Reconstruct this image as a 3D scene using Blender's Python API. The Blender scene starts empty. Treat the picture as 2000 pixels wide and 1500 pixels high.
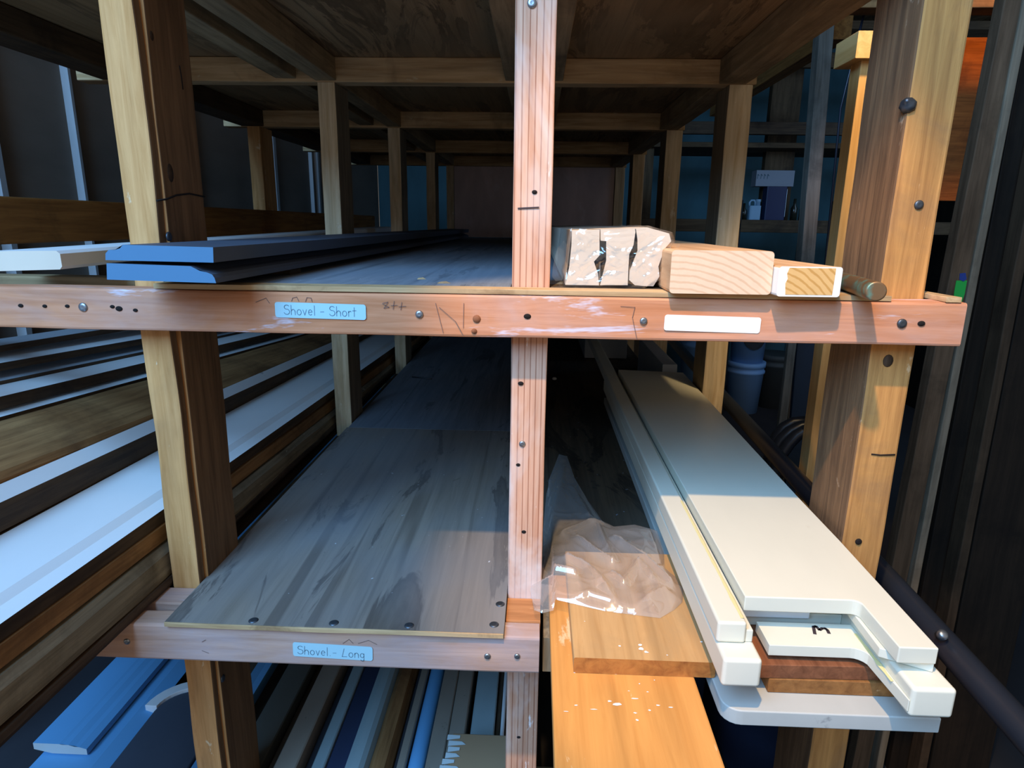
import bpy, bmesh, math, random
from mathutils import Matrix, Vector, Euler, noise
random.seed(7)
S = bpy.context.scene
COL = S.collection

# ------------------------------------------------------------------ camera
PITCH, YAW, ROLL, FPX = .2452, .035, .0136, 1248.5
CAM = Vector((0, -.7066, 1.30))
fw = Vector((-math.sin(YAW)*math.cos(PITCH), math.cos(YAW)*math.cos(PITCH), -math.sin(PITCH)))
rt = Vector((math.cos(YAW), math.sin(YAW), 0))
dn = fw.cross(rt)
r2 = math.cos(ROLL)*rt - math.sin(ROLL)*dn
d2 = math.sin(ROLL)*rt + math.cos(ROLL)*dn
cd = bpy.data.cameras.new('camera'); cam = bpy.data.objects.new('camera', cd); COL.objects.link(cam)
cd.sensor_width = 36; cd.lens = FPX/2000*36; cd.clip_start = .02; cd.clip_end = 60
M = Matrix((( r2.x, -d2.x, -fw.x, CAM.x), (r2.y, -d2.y, -fw.y, CAM.y), (r2.z, -d2.z, -fw.z, CAM.z), (0, 0, 0, 1)))
cam.matrix_world = M
S.camera = cam

def P(px, py, ax, v):
    """world point on plane ax=v seen at a photo pixel (2000x1500 frame)"""
    d = r2*((px-1000)/FPX) + d2*((py-750)/FPX) + fw
    i = 'XYZ'.index(ax)
    return CAM + d*((v-CAM[i])/d[i])

# ------------------------------------------------------------------ view, world, lights
S.view_settings.view_transform = 'Standard'; S.view_settings.look = 'None'
S.view_settings.gamma = 1; S.view_settings.use_curve_mapping = False
S.view_settings.exposure = 0.0
W = bpy.data.worlds.new('world'); S.world = W; W.use_nodes = True
W.node_tree.nodes['Background'].inputs[0].default_value = (.68, .59, .49, 1)
W.node_tree.nodes['Background'].inputs[1].default_value = .60

def light(name, kind, loc, target, power, color, **kw):
    l = bpy.data.lights.new(name, kind); l.energy = power; l.color = color
    for k, v in kw.items(): setattr(l, k, v)
    o = bpy.data.objects.new(name, l); COL.objects.link(o)
    o.location = loc
    o.rotation_euler = (Vector(target)-Vector(loc)).to_track_quat('-Z', 'Y').to_euler()
    return o
# daylight through the open shop door, up and to the left behind the camera
light('door_daylight', 'AREA', (-1.05, -1.85, 2.72), (-.62, .25, 1.0), 138, (.245, .555, 1.0), shape='RECTANGLE', size=1.5, size_y=1.7)
# warm work lamp over the aisle in front of the rack
kt = Vector((.23, -.02, 1.05))
light('work_lamp', 'SPOT', kt + Vector((-.36, -.72, 1.40)), kt, 124, (1.0, .65, .31), spot_size=math.radians(29), spot_blend=.45, shadow_soft_size=.02)
# warm bulbs beyond the right posts
light('aisle_lamp', 'SPOT', (.60, .25, 2.05), (.57, .56, 1.45), 42, (1.0, .72, .38), spot_size=math.radians(24), spot_blend=.9, shadow_soft_size=.03)
light('side_lamp', 'SPOT', (.98, .70, 2.25), (1.22, 1.30, 1.55), 26, (1.0, .47, .13), spot_size=math.radians(50), spot_blend=.9, shadow_soft_size=.04)

# added cool fill to brighten the far buckets, standing in for daylight
light('aisle_cool_fill', 'AREA', (2.5, 2.3, 1.7), (1.45, 3.9, .5), 8, (.36, .62, 1.0), shape='RECTANGLE', size=.7, size_y=1.2)

# ------------------------------------------------------------------ materials
def lin(h):
    h = h.lstrip('#'); v = [int(h[i:i+2], 16)/255 for i in (0, 2, 4)]
    return tuple((c/12.92 if c <= .04045 else ((c+.055)/1.055)**2.4) for c in v) + (1,)
MATS = {}
class NT:
    def __init__(s, name):
        s.m = bpy.data.materials.new(name); s.m.use_nodes = True; s.t = s.m.node_tree; s.n = s.t.nodes
        s.b = s.n['Principled BSDF']
    def add(s, typ, **kw):
        n = s.n.new(typ)
        for k, v in kw.items():
            if k.startswith('i_'):
                n.inputs[k[2:].replace('_', ' ')].default_value = v
            else: setattr(n, k, v)
        return n
    def link(s, a, b): s.t.links.new(a, b)
    def coord(s, scale):
        tc = s.add('ShaderNodeTexCoord'); oi = s.add('ShaderNodeObjectInfo')
        mul = s.add('ShaderNodeMath', operation='MULTIPLY'); mul.inputs[1].default_value = 37.0
        s.link(oi.outputs['Random'], mul.inputs[0])
        ad = s.add('ShaderNodeVectorMath', operation='ADD')
        s.link(tc.outputs['Object'], ad.inputs[0]); s.link(mul.outputs[0], ad.inputs[1])
        mp = s.add('ShaderNodeMapping'); mp.inputs['Scale'].default_value = scale
        s.link(ad.outputs[0], mp.inputs[0]); return mp.outputs[0]
    def noise(s, vec, scale, detail=4, rough=.6, dist=0):
        n = s.add('ShaderNodeTexNoise'); n.inputs['Scale'].default_value = scale
        n.inputs['Detail'].default_value = detail; n.inputs['Roughness'].default_value = rough
        n.inputs['Distortion'].default_value = dist
        s.link(vec, n.inputs['Vector']); return n.outputs['Fac']
    def ramp(s, fac, stops):
        r = s.add('ShaderNodeValToRGB'); e = r.color_ramp.elements
        while len(e) < len(stops): e.new(.5)
        for el, (p, c) in zip(e, stops): el.position = p; el.color = c
        s.link(fac, r.inputs[0]); return r.outputs[0]
    def mix(s, fac, a, b, blend='MIX'):
        n = s.add('ShaderNodeMix', data_type='RGBA', blend_type=blend)
        for sock, v in ((n.inputs[0], fac), (n.inputs[6], a), (n.inputs[7], b)):
            if isinstance(v, (int, float, tuple)): sock.default_value = v
            else: s.link(v, sock)
        return n.outputs[2]
    def bump(s, fac, st, dist=.002):
        b = s.add('ShaderNodeBump'); b.inputs['Strength'].default_value = st; b.inputs['Distance'].default_value = dist
        s.link(fac, b.inputs['Height']); s.link(b.outputs[0], s.b.inputs['Normal'])

def wood(name, c1, c2, rough=.75, grain=1.0, dirt=None, dirt_amt=(.55, .75), dscale=6, scuff=None, rings=False, spec=.25, bump=.25, dstretch=1.0, scuff_at=(.645, .70), sstretch=.35):
    """grain runs along the object's local Y"""
    t = NT(name); c1, c2 = lin(c1), lin(c2)
    v = t.coord((1, .055, 1))
    f = t.noise(v, 95*grain, 6, .65, .6)
    col = t.ramp(f, [(.30, c2), (.62, c1)])
    v2 = t.coord((1, .12, 1)); f2 = t.noise(v2, 17*grain, 3, .6, 1.2)
    g = t.ramp(f2, [(.35, (.72, .72, .72, 1)), (.6, (1.05, 1.05, 1.05, 1))])
    col = t.mix(.75, col, g, 'MULTIPLY')
    if rings:
        w = t.add('ShaderNodeTexWave', wave_type='BANDS', bands_direction='X'); w.inputs['Scale'].default_value = 42
        w.inputs['Distortion'].default_value = 2.2; w.inputs['Detail'].default_value = 2; w.inputs['Detail Scale'].default_value = .8
        t.link(t.coord((1, .03, .6)), w.inputs['Vector'])
        rc = t.ramp(w.outputs['Fac'], [(.02, (.50, .36, .30, 1)), (.14, (1, 1, 1, 1))])
        col = t.mix(.85, col, rc, 'MULTIPLY')
    if dirt:
        v3 = t.coord((1, dstretch, 1)); f3 = t.noise(v3, dscale, 6, .65, .4)
        k = t.ramp(f3, [(dirt_amt[0], (0, 0, 0, 1)), (dirt_amt[1], (1, 1, 1, 1))])
        col = t.mix(k, col, lin(dirt))
    if scuff:
        v4 = t.coord((1, sstretch, 1)); f4 = t.noise(v4, 38, 5, .7, .3)
        k = t.ramp(f4, [(scuff_at[0], (0, 0, 0, 1)), (scuff_at[1], (.8, .8, .8, 1))])
        col = t.mix(k, col, lin(scuff))
    t.link(col, t.b.inputs['Base Color']); t.b.inputs['Roughness'].default_value = rough
    t.b.inputs['Specular IOR Level'].default_value = spec
    t.bump(f, bump); MATS[name] = t.m; return t.m

def paint(name, c, rough=.5, var=.10, spots=None, spot_at=(.68, .72), sscale=30, metal=0, spec=.35, bump=.06, nscale=9):
    t = NT(name); c = lin(c); v = t.coord((1, .35, 1))
    f = t.noise(v, nscale, 5, .6)
    a = tuple(x*(1-var) for x in c[:3])+(1,); b = tuple(min(1, x*(1+var*.6)) for x in c[:3])+(1,)
    col = t.ramp(f, [(.3, a), (.7, b)])
    if spots:
        f2 = t.noise(t.coord((1, .6, 1)), sscale, 4, .6)
        k = t.ramp(f2, [(spot_at[0], (0, 0, 0, 1)), (spot_at[1], (.85, .85, .85, 1))])
        col = t.mix(k, col, lin(spots))
    t.link(col, t.b.inputs['Base Color']); t.b.inputs['Roughness'].default_value = rough
    t.b.inputs['Metallic'].default_value = metal; t.b.inputs['Specular IOR Level'].default_value = spec
    f5 = t.noise(t.coord((1, 1, 1)), 160, 3); t.bump(f5, bump, .001)
    MATS[name] = t.m; return t.m

def plywood(name, c1, c2, stain, st_amt=(.52, .7), tint=None, spots=None):
    t = NT(name)
    f = t.noise(t.coord((1, .05, 1)), 60, 6, .65, .8)
    col = t.ramp(f, [(.3, lin(c2)), (.65, lin(c1))])
    f2 = t.noise(t.coord((1, .22, 1)), 9, 6, .68, 1.6)
    k = t.ramp(f2, [(st_amt[0], (0, 0, 0, 1)), (st_amt[0]+.04, (.75, .75, .75, 1)), (st_amt[1], (.35, .35, .35, 1))])
    col = t.mix(k, col, lin(stain))
    f4 = t.noise(t.coord((1, .02, 1)), 26, 3, .5, 1.0)
    k4 = t.ramp(f4, [(.60, (0, 0, 0, 1)), (.66, (.55, .55, .55, 1))])
    col = t.mix(k4, col, lin(stain))
    if tint:
        f3 = t.noise(t.coord((1, .5, 1)), 4, 3)
        k2 = t.ramp(f3, [(.4, (0, 0, 0, 1)), (.65, (.6, .6, .6, 1))]); col = t.mix(k2, col, lin(tint))
    if spots:
        f6 = t.noise(t.coord((1, .8, 1)), 90, 2)
        k6 = t.ramp(f6, [(.74, (0, 0, 0, 1)), (.77, (.8, .8, .8, 1))]); col = t.mix(k6, col, lin(spots))
    t.link(col, t.b.inputs['Base Color']); t.b.inputs['Roughness'].default_value = .82
    t.b.inputs['Specular IOR Level'].default_value = .2
    t.bump(f, .2); MATS[name] = t.m; return t.m

def endgrain(name, c1, c2, cx=0.0, cz=-.09, scale=34):
    t = NT(name)
    tc = t.add('ShaderNodeTexCoord'); mp = t.add('ShaderNodeMapping'); mp.inputs['Location'].default_value = (cx, 0, cz)
    t.link(tc.outputs['Object'], mp.inputs[0])
    w = t.add('ShaderNodeTexWave', wave_type='RINGS', rings_direction='Y'); w.inputs['Scale'].default_value = scale
    w.inputs['Distortion'].default_value = 1.6; w.inputs['Detail'].default_value = 2; w.inputs['Detail Scale'].default_value = 1.5
    t.link(mp.outputs[0], w.inputs['Vector'])
    col = t.ramp(w.outputs['Fac'], [(.08, lin(c2)), (.35, lin(c1))])
    f = t.noise(t.coord((1, 1, 1)), 120, 4); col = t.mix(.25, col, t.ramp(f, [(.3, (.75, .75, .75, 1)), (.7, (1, 1, 1, 1))]), 'MULTIPLY')
    t.link(col, t.b.inputs['Base Color']); t.b.inputs['Roughness'].default_value = .85
    t.b.inputs['Specular IOR Level'].default_value = .15
    MATS[name] = t.m; return t.m

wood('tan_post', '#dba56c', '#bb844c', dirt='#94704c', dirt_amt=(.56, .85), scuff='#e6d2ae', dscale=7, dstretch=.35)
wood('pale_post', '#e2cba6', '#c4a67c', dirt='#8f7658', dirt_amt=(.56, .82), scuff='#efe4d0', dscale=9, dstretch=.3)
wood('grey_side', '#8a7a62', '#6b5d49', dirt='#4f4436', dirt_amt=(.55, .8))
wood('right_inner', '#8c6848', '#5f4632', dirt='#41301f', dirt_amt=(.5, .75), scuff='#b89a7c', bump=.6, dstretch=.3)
wood('post_shade_side', '#806347', '#5f4832', dirt='#46341f', dirt_amt=(.55, .8))  # tan wood darkened as painted shade for the left post's right face
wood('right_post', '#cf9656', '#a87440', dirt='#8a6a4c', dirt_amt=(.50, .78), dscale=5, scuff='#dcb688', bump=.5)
wood('centre_post', '#dcae92', '#c88e6e', rings=True, dirt='#e0d6d0', dirt_amt=(.50, .68), dscale=8, dstretch=.25, scuff='#ece4e0')
wood('rail_wood', '#d2926c', '#ba7850', dirt='#c4a298', dirt_amt=(.52, .74), dscale=5, dstretch=.4, scuff='#d8d4e2', scuff_at=(.60, .68), sstretch=.14)
wood('low_rail_wood', '#cba48e', '#b28a72', dirt='#b4a2a4', dirt_amt=(.42, .70), dscale=7, dstretch=.4, scuff='#d2cede', scuff_at=(.61, .69), sstretch=.14)
wood('cleat_wood', '#c98a58', '#a4683c', scuff='#d8b48c')
wood('old_beam', '#d2b084', '#ac875a', dirt='#7d6444', dirt_amt=(.54, .8), scuff='#cdbb98')
wood('dark_beam', '#5f4a34', '#42321f', dirt='#2f241a', dirt_amt=(.5, .75))
wood('joist_wood', '#a68c68', '#7d6748', dirt='#5a4a38', dirt_amt=(.5, .78))
wood('wall_rail', '#a8743c', '#80552a', dirt='#5a4228', dirt_amt=(.55, .8))
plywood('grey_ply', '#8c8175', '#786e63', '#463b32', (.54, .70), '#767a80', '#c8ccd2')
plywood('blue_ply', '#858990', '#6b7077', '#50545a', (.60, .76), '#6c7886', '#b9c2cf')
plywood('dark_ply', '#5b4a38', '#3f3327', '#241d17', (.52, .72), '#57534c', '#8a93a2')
plywood('ceil_ply', '#ad8a62', '#876a48', '#5a452f', (.5, .72), '#9a8262')
wood('ply_edge', '#cfae82', '#a07d55', dirt='#7a5a3c', dirt_amt=(.55, .75), dscale=12)
paint('blue_paint', '#66a6d8', .6, .06)
paint('blue_end', '#527d9e', .7, .05)
paint('pale_blue', '#8fb6c6', .6, .06)
paint('slate_and_shade', '#464e5c', .6, .12)
paint('charcoal', '#33343a', .6, .15)
paint('dark_grey', '#5c5f5a', .6, .15, spots='#3c3d3a')
paint('navy', '#2f3a55', .6, .15)
paint('primer', '#dfe2e4', .55, .06, spots='#a8acb2')
paint('primer_dim', '#a9b0b8', .6, .12, spots='#7c8088')
paint('teal_grey', '#8fa3a8', .6, .12)
paint('grey_board', '#8b8174', .7, .15, spots='#5b5146')
paint('white_paint', '#dfdbc8', .42, .04, spots='#c9c0a8', spot_at=(.70, .80), sscale=14)
paint('shop_white', '#e4e4e4', .5, .04)
wood('stock_brown', '#a47a4e', '#7a5634', dirt='#5a3f28', dirt_amt=(.5, .75))
wood('stock_grey', '#978a72', '#6d6250', dirt='#4c4233', dirt_amt=(.5, .75), scuff='#b8b29a')
wood('stock_dark', '#5a4836', '#3d3026', dirt='#2c221b', dirt_amt=(.5, .75))
wood('rough_dark', '#54402f', '#32251b', dirt='#1f1712', dirt_amt=(.45, .7), bump=.8)
wood('raw_pine', '#d8ae84', '#c39468', grain=.7, bump=.1)
endgrain('raw_end', '#e6c6a6', '#dab492', .05, .14, 46)
endgrain('stick_end', '#dfb273', '#c89654', .06, .08, 46)
paint('stick_white', '#efece4', .45, .03)
paint('mdf', '#dccbb6', .7, .05, spots='#b89a80', spot_at=(.76, .80))
wood('orange_plank', '#dd9c54', '#cb8a46', grain=.9, scuff='#e8c79a', bump=.08, spec=.4, rough=.5)
wood('orange_plank_edge', '#b9783a', '#96592a', grain=.8)
wood('tan_plank', '#cda06a', '#ba8c58', grain=.9, dirt='#a98a62', dirt_amt=(.55, .8), scuff='#d9c29a', bump=.1)
wood('mahogany', '#8f5a3c', '#6d4129', dirt='#5c3825', dirt_amt=(.55, .8))
wood('oak_brown', '#9c6a3a', '#7c4f28', dirt='#64411f', dirt_amt=(.55, .8), scuff='#c9a070')
paint('grey_plank', '#b7b8b2', .7, .10, spots='#77787a', spot_at=(.66, .74))
paint('yellow_glue', '#dccf94', .6, .1)
paint('label_white', '#ecebe6', .5, .01, bump=.0)
paint('label_daylit', '#a9d2dc', .5, .02, bump=.0)  # white sticker with the blue of the daylight put into its colour
paint('pen', '#6d8796', .8, 0, bump=0)
paint('pencil', '#6f5a52', .8, 0, bump=0)
paint('marker', '#3a3034', .7, 0, bump=0)
paint('steel', '#9aa2ab', .35, .1, metal=.9)
paint('old_steel', '#596068', .45, .2, metal=.8)
paint('hole', '#1a1310', .9, 0, bump=0)
paint('copper', '#8a6a4a', .5, .2, spots='#6f9482', spot_at=(.50, .60), sscale=60, metal=.6)
paint('pipe_inside', '#3f6f80', .6, .2)
paint('wall_metal', '#857b70', .6, .15, spec=.3)
paint('rib_metal', '#b4b8bb', .4, .15, spec=.5)
paint('concrete', '#2b2a2c', .9, .2)
paint('teal_wall', '#48707a', .7, .15)
paint('back_panel', '#d8c0ba', .8, .2, spots='#e6dada', spot_at=(.60, .78), sscale=11)
paint('bucket_daylit', '#86b2e0', .45, .05)  # white plastic with blue daylight put into the base colour
paint('bucket_dark', '#4a5050', .6, .1)
paint('bin_black', '#131417', .6, .1)
paint('pale_grey', '#8e9099', .6, .05)
paint('jug_white', '#8fb0c8', .5, .05)
paint('can_navy', '#17224a', .4, .1)
paint('carton_grey', '#8c8f98', .7, .06)
paint('carton_text', '#4e6570', .7, 0)
paint('glass_dark', '#2a2a22', .2, .2, spec=.6)
paint('hose_black', '#1b2230', .35, .1, spec=.5)
paint('tube_blue', '#23272f', .35, .2, spec=.6)
paint('green', '#1fb048', .5, .05)
paint('green_dim', '#3a8a42', .6, .1)
paint('blue_dot', '#1d3f8a', .5, .05)
paint('cardboard', '#94795c', .85, .08)
paint('paper_white', '#b8c4c6', .8, .05)
paint('tarp_blue', '#1d3c5a', .5, .2, spec=.5)
wood('lean_wood', '#4c3b2b', '#382b1e', dirt='#241b12', dirt_amt=(.5, .8))
wood('lean_grey', '#6a5440', '#503e2d', dirt='#3a2d20', dirt_amt=(.5, .8))
wood('aisle_grey', '#8d8a80', '#6b6860', dirt='#4a4844', dirt_amt=(.5, .8))
wood('pale_strip', '#8a7c68', '#6d6252', dirt='#544b3e', dirt_amt=(.5, .8))
wood('lean_dark', '#271d14', '#1a130c', dirt='#120d09', dirt_amt=(.5, .75))
wood('bright_pine', '#d2a468', '#bd8c4e', grain=.7, bump=.1)
wood('orange_panel', '#a85f2a', '#7d431c', dirt='#5a2f18', dirt_amt=(.5, .75), dscale=5)

def plastic(name, trans, tint, milk):
    t = NT(name); t.n.remove(t.b); out = t.n['Material Output']
    tr = t.add('ShaderNodeBsdfTransparent'); tr.inputs[0].default_value = tint
    gl = t.add('ShaderNodeBsdfGlossy'); gl.inputs['Roughness'].default_value = .07; gl.inputs[0].default_value = (1, 1, 1, 1)
    df = t.add('ShaderNodeBsdfDiffuse'); df.inputs[0].default_value = (.8, .78, .76, 1)
    m1 = t.add('ShaderNodeMixShader'); m1.inputs[0].default_value = milk
    m2 = t.add('ShaderNodeMixShader')
    lw = t.add('ShaderNodeLayerWeight'); lw.inputs[0].default_value = .35
    fr = t.add('ShaderNodeMath', operation='MULTIPLY_ADD'); fr.inputs[1].default_value = .32; fr.inputs[2].default_value = .09
    t.link(lw.outputs['Facing'], fr.inputs[0])
    t.link(tr.outputs[0], m1.inputs[1]); t.link(df.outputs[0], m1.inputs[2])
    t.link(fr.outputs[0], m2.inputs[0]); t.link(m1.outputs[0], m2.inputs[1]); t.link(gl.outputs[0], m2.inputs[2])
    t.link(m2.outputs[0], out.inputs[0]); MATS[name] = t.m
plastic('bag_film', .8, (.98, .98, .98, 1), .20)
plastic('wrap_film', .9, (.99, .99, .99, 1), .035)

# ------------------------------------------------------------------ object helpers
WM = {}
def link(name, me, mats, mw=Matrix(), parent=None):
    o = bpy.data.objects.new(name, me); COL.objects.link(o)
    for m in mats: me.materials.append(MATS[m])
    WM[o] = mw
    if parent is not None:
        o.parent = parent; o.matrix_basis = WM[parent].inverted() @ mw
    else: o.matrix_basis = mw
    return o
def tag(o, label, cat, group=None, kind=None):
    o['label'] = label; o['category'] = cat
    if group: o['group'] = group
    if kind: o['kind'] = kind
    return o
def struct(o): o['kind'] = 'structure'; return o
def thing(name, label, cat, loc=(0, 0, 0), group=None):
    o = bpy.data.objects.new(name, None); COL.objects.link(o); o.empty_display_size = .05
    WM[o] = Matrix.Translation(loc); o.matrix_basis = WM[o]
    return tag(o, label, cat, group)

def rrect(w, h, b, seg=2):
    if b <= 0: return [(-w/2, -h/2), (w/2, -h/2), (w/2, h/2), (-w/2, h/2)]
    pts = []
    for cx, cy, a0 in ((w/2-b, -h/2+b, -90), (w/2-b, h/2-b, 0), (-w/2+b, h/2-b, 90), (-w/2+b, -h/2+b, 180)):
        for i in range(seg+1):
            a = math.radians(a0+90*i/seg); pts.append((cx+b*math.cos(a), cy+b*math.sin(a)))
    return pts
def prism(name, prof, L, mats, mw, parent=None, jit=0, segs=1, end_mat=0, far_mat=None, smooth=False, facemat=()):
    """profile (x,z) counter-clockwise seen from -y, extruded along local +y"""
    bm = bmesh.new(); rings = []
    off = random.random()*50
    for i in range(segs+1):
        y = L*i/segs; ring = []
        for j, (x, z) in enumerate(prof):
            dx = dz = 0
            if jit:
                dx = noise.noise((x*25+off, y*9, z*25))*jit; dz = noise.noise((x*25, y*9+off, z*25+9))*jit
            ring.append(bm.verts.new((x+dx, y, z+dz)))
        rings.append(ring)
    n = len(prof)
    for a, b in zip(rings, rings[1:]):
        for j in range(n): bm.faces.new((a[j], a[(j+1) % n], b[(j+1) % n], b[j]))
    f = bm.faces.new(list(reversed(rings[0]))); f.material_index = end_mat
    g = bm.faces.new(rings[-1]); g.material_index = end_mat if far_mat is None else far_mat
    bmesh.ops.triangulate(bm, faces=[f, g])
    bmesh.ops.recalc_face_normals(bm, faces=bm.faces)
    for d, idx in facemat:
        for fc in bm.faces:
            if fc.normal.dot(Vector(d)) > .62: fc.material_index = idx
    if smooth:
        for fc in bm.faces: fc.smooth = len(fc.verts) == 4
    me = bpy.data.meshes.new(name); bm.to_mesh(me); bm.free()
    return link(name, me, mats, mw, parent)
def tb(name, x0, x1, y0, y1, z0, z1, mat, parent=None, axis='Y', bev=.002, jit=.0007, end=None, faces=None):
    """a timber: box with eased edges and a slightly uneven surface, grain along axis"""
    xc, yc, zc = (x0+x1)/2, (y0+y1)/2, (z0+z1)/2
    if axis == 'Y': w, h, L = x1-x0, z1-z0, y1-y0; mw = Matrix.Translation((xc, y0, zc))
    elif axis == 'Z': w, h, L = x1-x0, y1-y0, z1-z0; mw = Matrix.Translation((xc, yc, z0)) @ Matrix.Rotation(math.pi/2, 4, 'X')
    else: w, h, L = y1-y0, z1-z0, x1-x0; mw = Matrix.Translation((x0, yc, zc)) @ Matrix.Rotation(-math.pi/2, 4, 'Z')
    b = min(bev, w*.3, h*.3)
    segs = max(1, min(60, int(L/.03))) if jit else 1
    mats = [mat] + ([end] if end else []) + ([faces[1]] if faces else [])
    return prism(name, rrect(w, h, b), L, mats, mw, parent, jit, segs, 1 if end else 0, facemat=[(faces[0], len(mats)-1)] if faces else ())
def board(name, prof, y0, y1, mats, slope=0, yaw=0, parent=None, jit=0, end_mat=0, smooth=False, x=0, z=0, facemat=()):
    """long stock lying along Y; prof in world x,z at y=0; slope = dz/dy"""
    cx = sum(p[0] for p in prof)/len(prof); cz = sum(p[1] for p in prof)/len(prof)
    pr = [(a-cx, b-cz) for a, b in prof]
    R = Matrix.Rotation(-yaw, 4, 'Z') @ Matrix.Rotation(math.atan(slope), 4, 'X')
    L = (y1-y0)/math.cos(math.atan(slope))
    mw = Matrix.Translation((cx+math.tan(yaw)*y0, y0, cz+slope*y0)) @ R
    return prism(name, pr, L, mats, mw, parent, jit, max(1, min(50, int(L/.05))) if jit else 1, end_mat, smooth=smooth, facemat=facemat)
def quadprof(x0, x1, zl, zr, t): return [(x0, zl-t), (x1, zr-t), (x1, zr), (x0, zl)]
def lathe(name, prof, mats, mw, parent=None, n=28, mi=None):
    bm = bmesh.new(); rings = []
    for r, z in prof:
        rings.append([bm.verts.new((r*math.cos(2*math.pi*k/n), r*math.sin(2*math.pi*k/n), z)) for k in range(n)])
    for i, (a, b) in enumerate(zip(rings, rings[1:])):
        for k in range(n):
            f = bm.faces.new((a[k], a[(k+1) % n], b[(k+1) % n], b[k])); f.smooth = True
            if mi: f.material_index = mi[i]
    if prof[0][0] > 1e-5: bm.faces.new(list(reversed(rings[0])))
    if prof[-1][0] > 1e-5: bm.faces.new(rings[-1])
    bmesh.ops.remove_doubles(bm, verts=bm.verts, dist=1e-6)
    bmesh.ops.recalc_face_normals(bm, faces=bm.faces)
    me = bpy.data.meshes.new(name); bm.to_mesh(me); bm.free()
    return link(name, me, mats, mw, parent)
def tube(name, pts, r, mats, parent=None, n=12):
    bm = bmesh.new(); rings = []; pts = [Vector(p) for p in pts]
    for i, p in enumerate(pts):
        d = (pts[min(i+1, len(pts)-1)]-pts[max(i-1, 0)]).normalized()
        u = d.orthogonal().normalized() if i == 0 else (u - d*u.dot(d)).normalized()
        v = d.cross(u)
        rings.append([bm.verts.new(p+(u*math.cos(2*math.pi*k/n)+v*math.sin(2*math.pi*k/n))*r) for k in range(n)])
    for a, b in zip(rings, rings[1:]):
        for k in range(n): bm.faces.new((a[k], a[(k+1) % n], b[(k+1) % n], b[k])).smooth = True
    bm.faces.new(list(reversed(rings[0]))); bm.faces.new(rings[-1])
    bmesh.ops.recalc_face_normals(bm, faces=bm.faces)
    me = bpy.data.meshes.new(name); bm.to_mesh(me); bm.free()
    return link(name, me, mats, Matrix(), parent)
FRONT = Matrix.Rotation(math.pi/2, 4, 'X')      # local z -> world -y (facing the camera side)
def screw(parent, p, r=.0042, mat='steel', rot=FRONT, name='screw'):
    return lathe(name, [(r, -.001), (r, .0004), (r*.75, .0013), (r*.3, .0016), (0, .0010)], [mat], Matrix.Translation(p) @ rot, parent, 14)
def hole(parent, p, r=.003, rot=FRONT, sx=1.4, mat='hole'):
    return lathe('knot_hole', [(r, -.0004), (r*.9, .00035), (0, .0003)], [mat], Matrix.Translation(p) @ rot @ Matrix.Diagonal((sx, 1, 1, 1)), parent, 12)

def ribbon(bm, pts, w, y, mi):
    for (x0, z0), (x1, z1) in zip(pts, pts[1:]):
        dx, dz = x1-x0, z1-z0; l = math.hypot(dx, dz) or 1e-6
        nx, nz = -dz/l*w/2, dx/l*w/2; ex, ez = dx/l*w*.3, dz/l*w*.3
        f = bm.faces.new([bm.verts.new((a, y, b)) for a, b in ((x0-ex+nx, z0-ez+nz), (x0-ex-nx, z0-ez-nz), (x1+ex-nx, z1+ez-nz), (x1+ex+nx, z1+ez+nz))])
        f.material_index = mi
def arc(cx, cy, rx, ry, a0, a1, n=9):
    return [(cx+rx*math.cos(math.radians(a0+(a1-a0)*i/n)), cy+ry*math.sin(math.radians(a0+(a1-a0)*i/n))) for i in range(n+1)]
LET = {'S': (.62, [arc(.32, .78, .26, .22, 30, 250) + arc(.30, .30, .30, .28, 80, -160)]),
 'h': (.52, [[(.06, 1.0), (.05, 0)], arc(.26, .30, .2, .26, 175, 0)+[(.46, 0)]]),
 'o': (.52, [arc(.26, .28, .22, .28, 0, 360, 12)]),
 'v': (.46, [[(.04, .55), (.22, 0), (.42, .58)]]),
 'u': (.48, [[(.06, .55)]+arc(.24, .2, .18, .2, 180, 360)+[(.42, .55), (.43, 0)]]),
 'e': (.48, [[(.06, .3), (.42, .34)]+arc(.25, .3, .19, .28, 10, 320)]),
 'l': (.22, [[(.12, 1.02), (.11, 0)]]), '-': (.6, [[(.1, .38), (.46, .40)]]), ' ': (.22, []),
 'r': (.36, [[(.06, .55), (.06, 0)], arc(.22, .34, .16, .2, 180, 50)]),
 't': (.40, [[(.2, .95), (.19, 0)], [(.02, .6), (.40, .62)]]),
 'L': (.66, [[(.30, 1.0), (.08, .02), (.58, .04)]]),
 'n': (.5, [[(.06, .55), (.06, 0)], arc(.25, .32, .19, .24, 175, 0)+[(.44, 0)]]),
 'g': (.5, [arc(.25, .30, .2, .25, 20, 340), [(.44, .55), (.44, -.2)]+arc(.27, -.2, .17, .18, 0, -170)]),
 'a': (.5, [arc(.24, .28, .2, .26, 20, 340), [(.45, .55), (.46, 0)]]), '.': (.2, [[(.08, .02), (.10, .06)]])}
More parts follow.
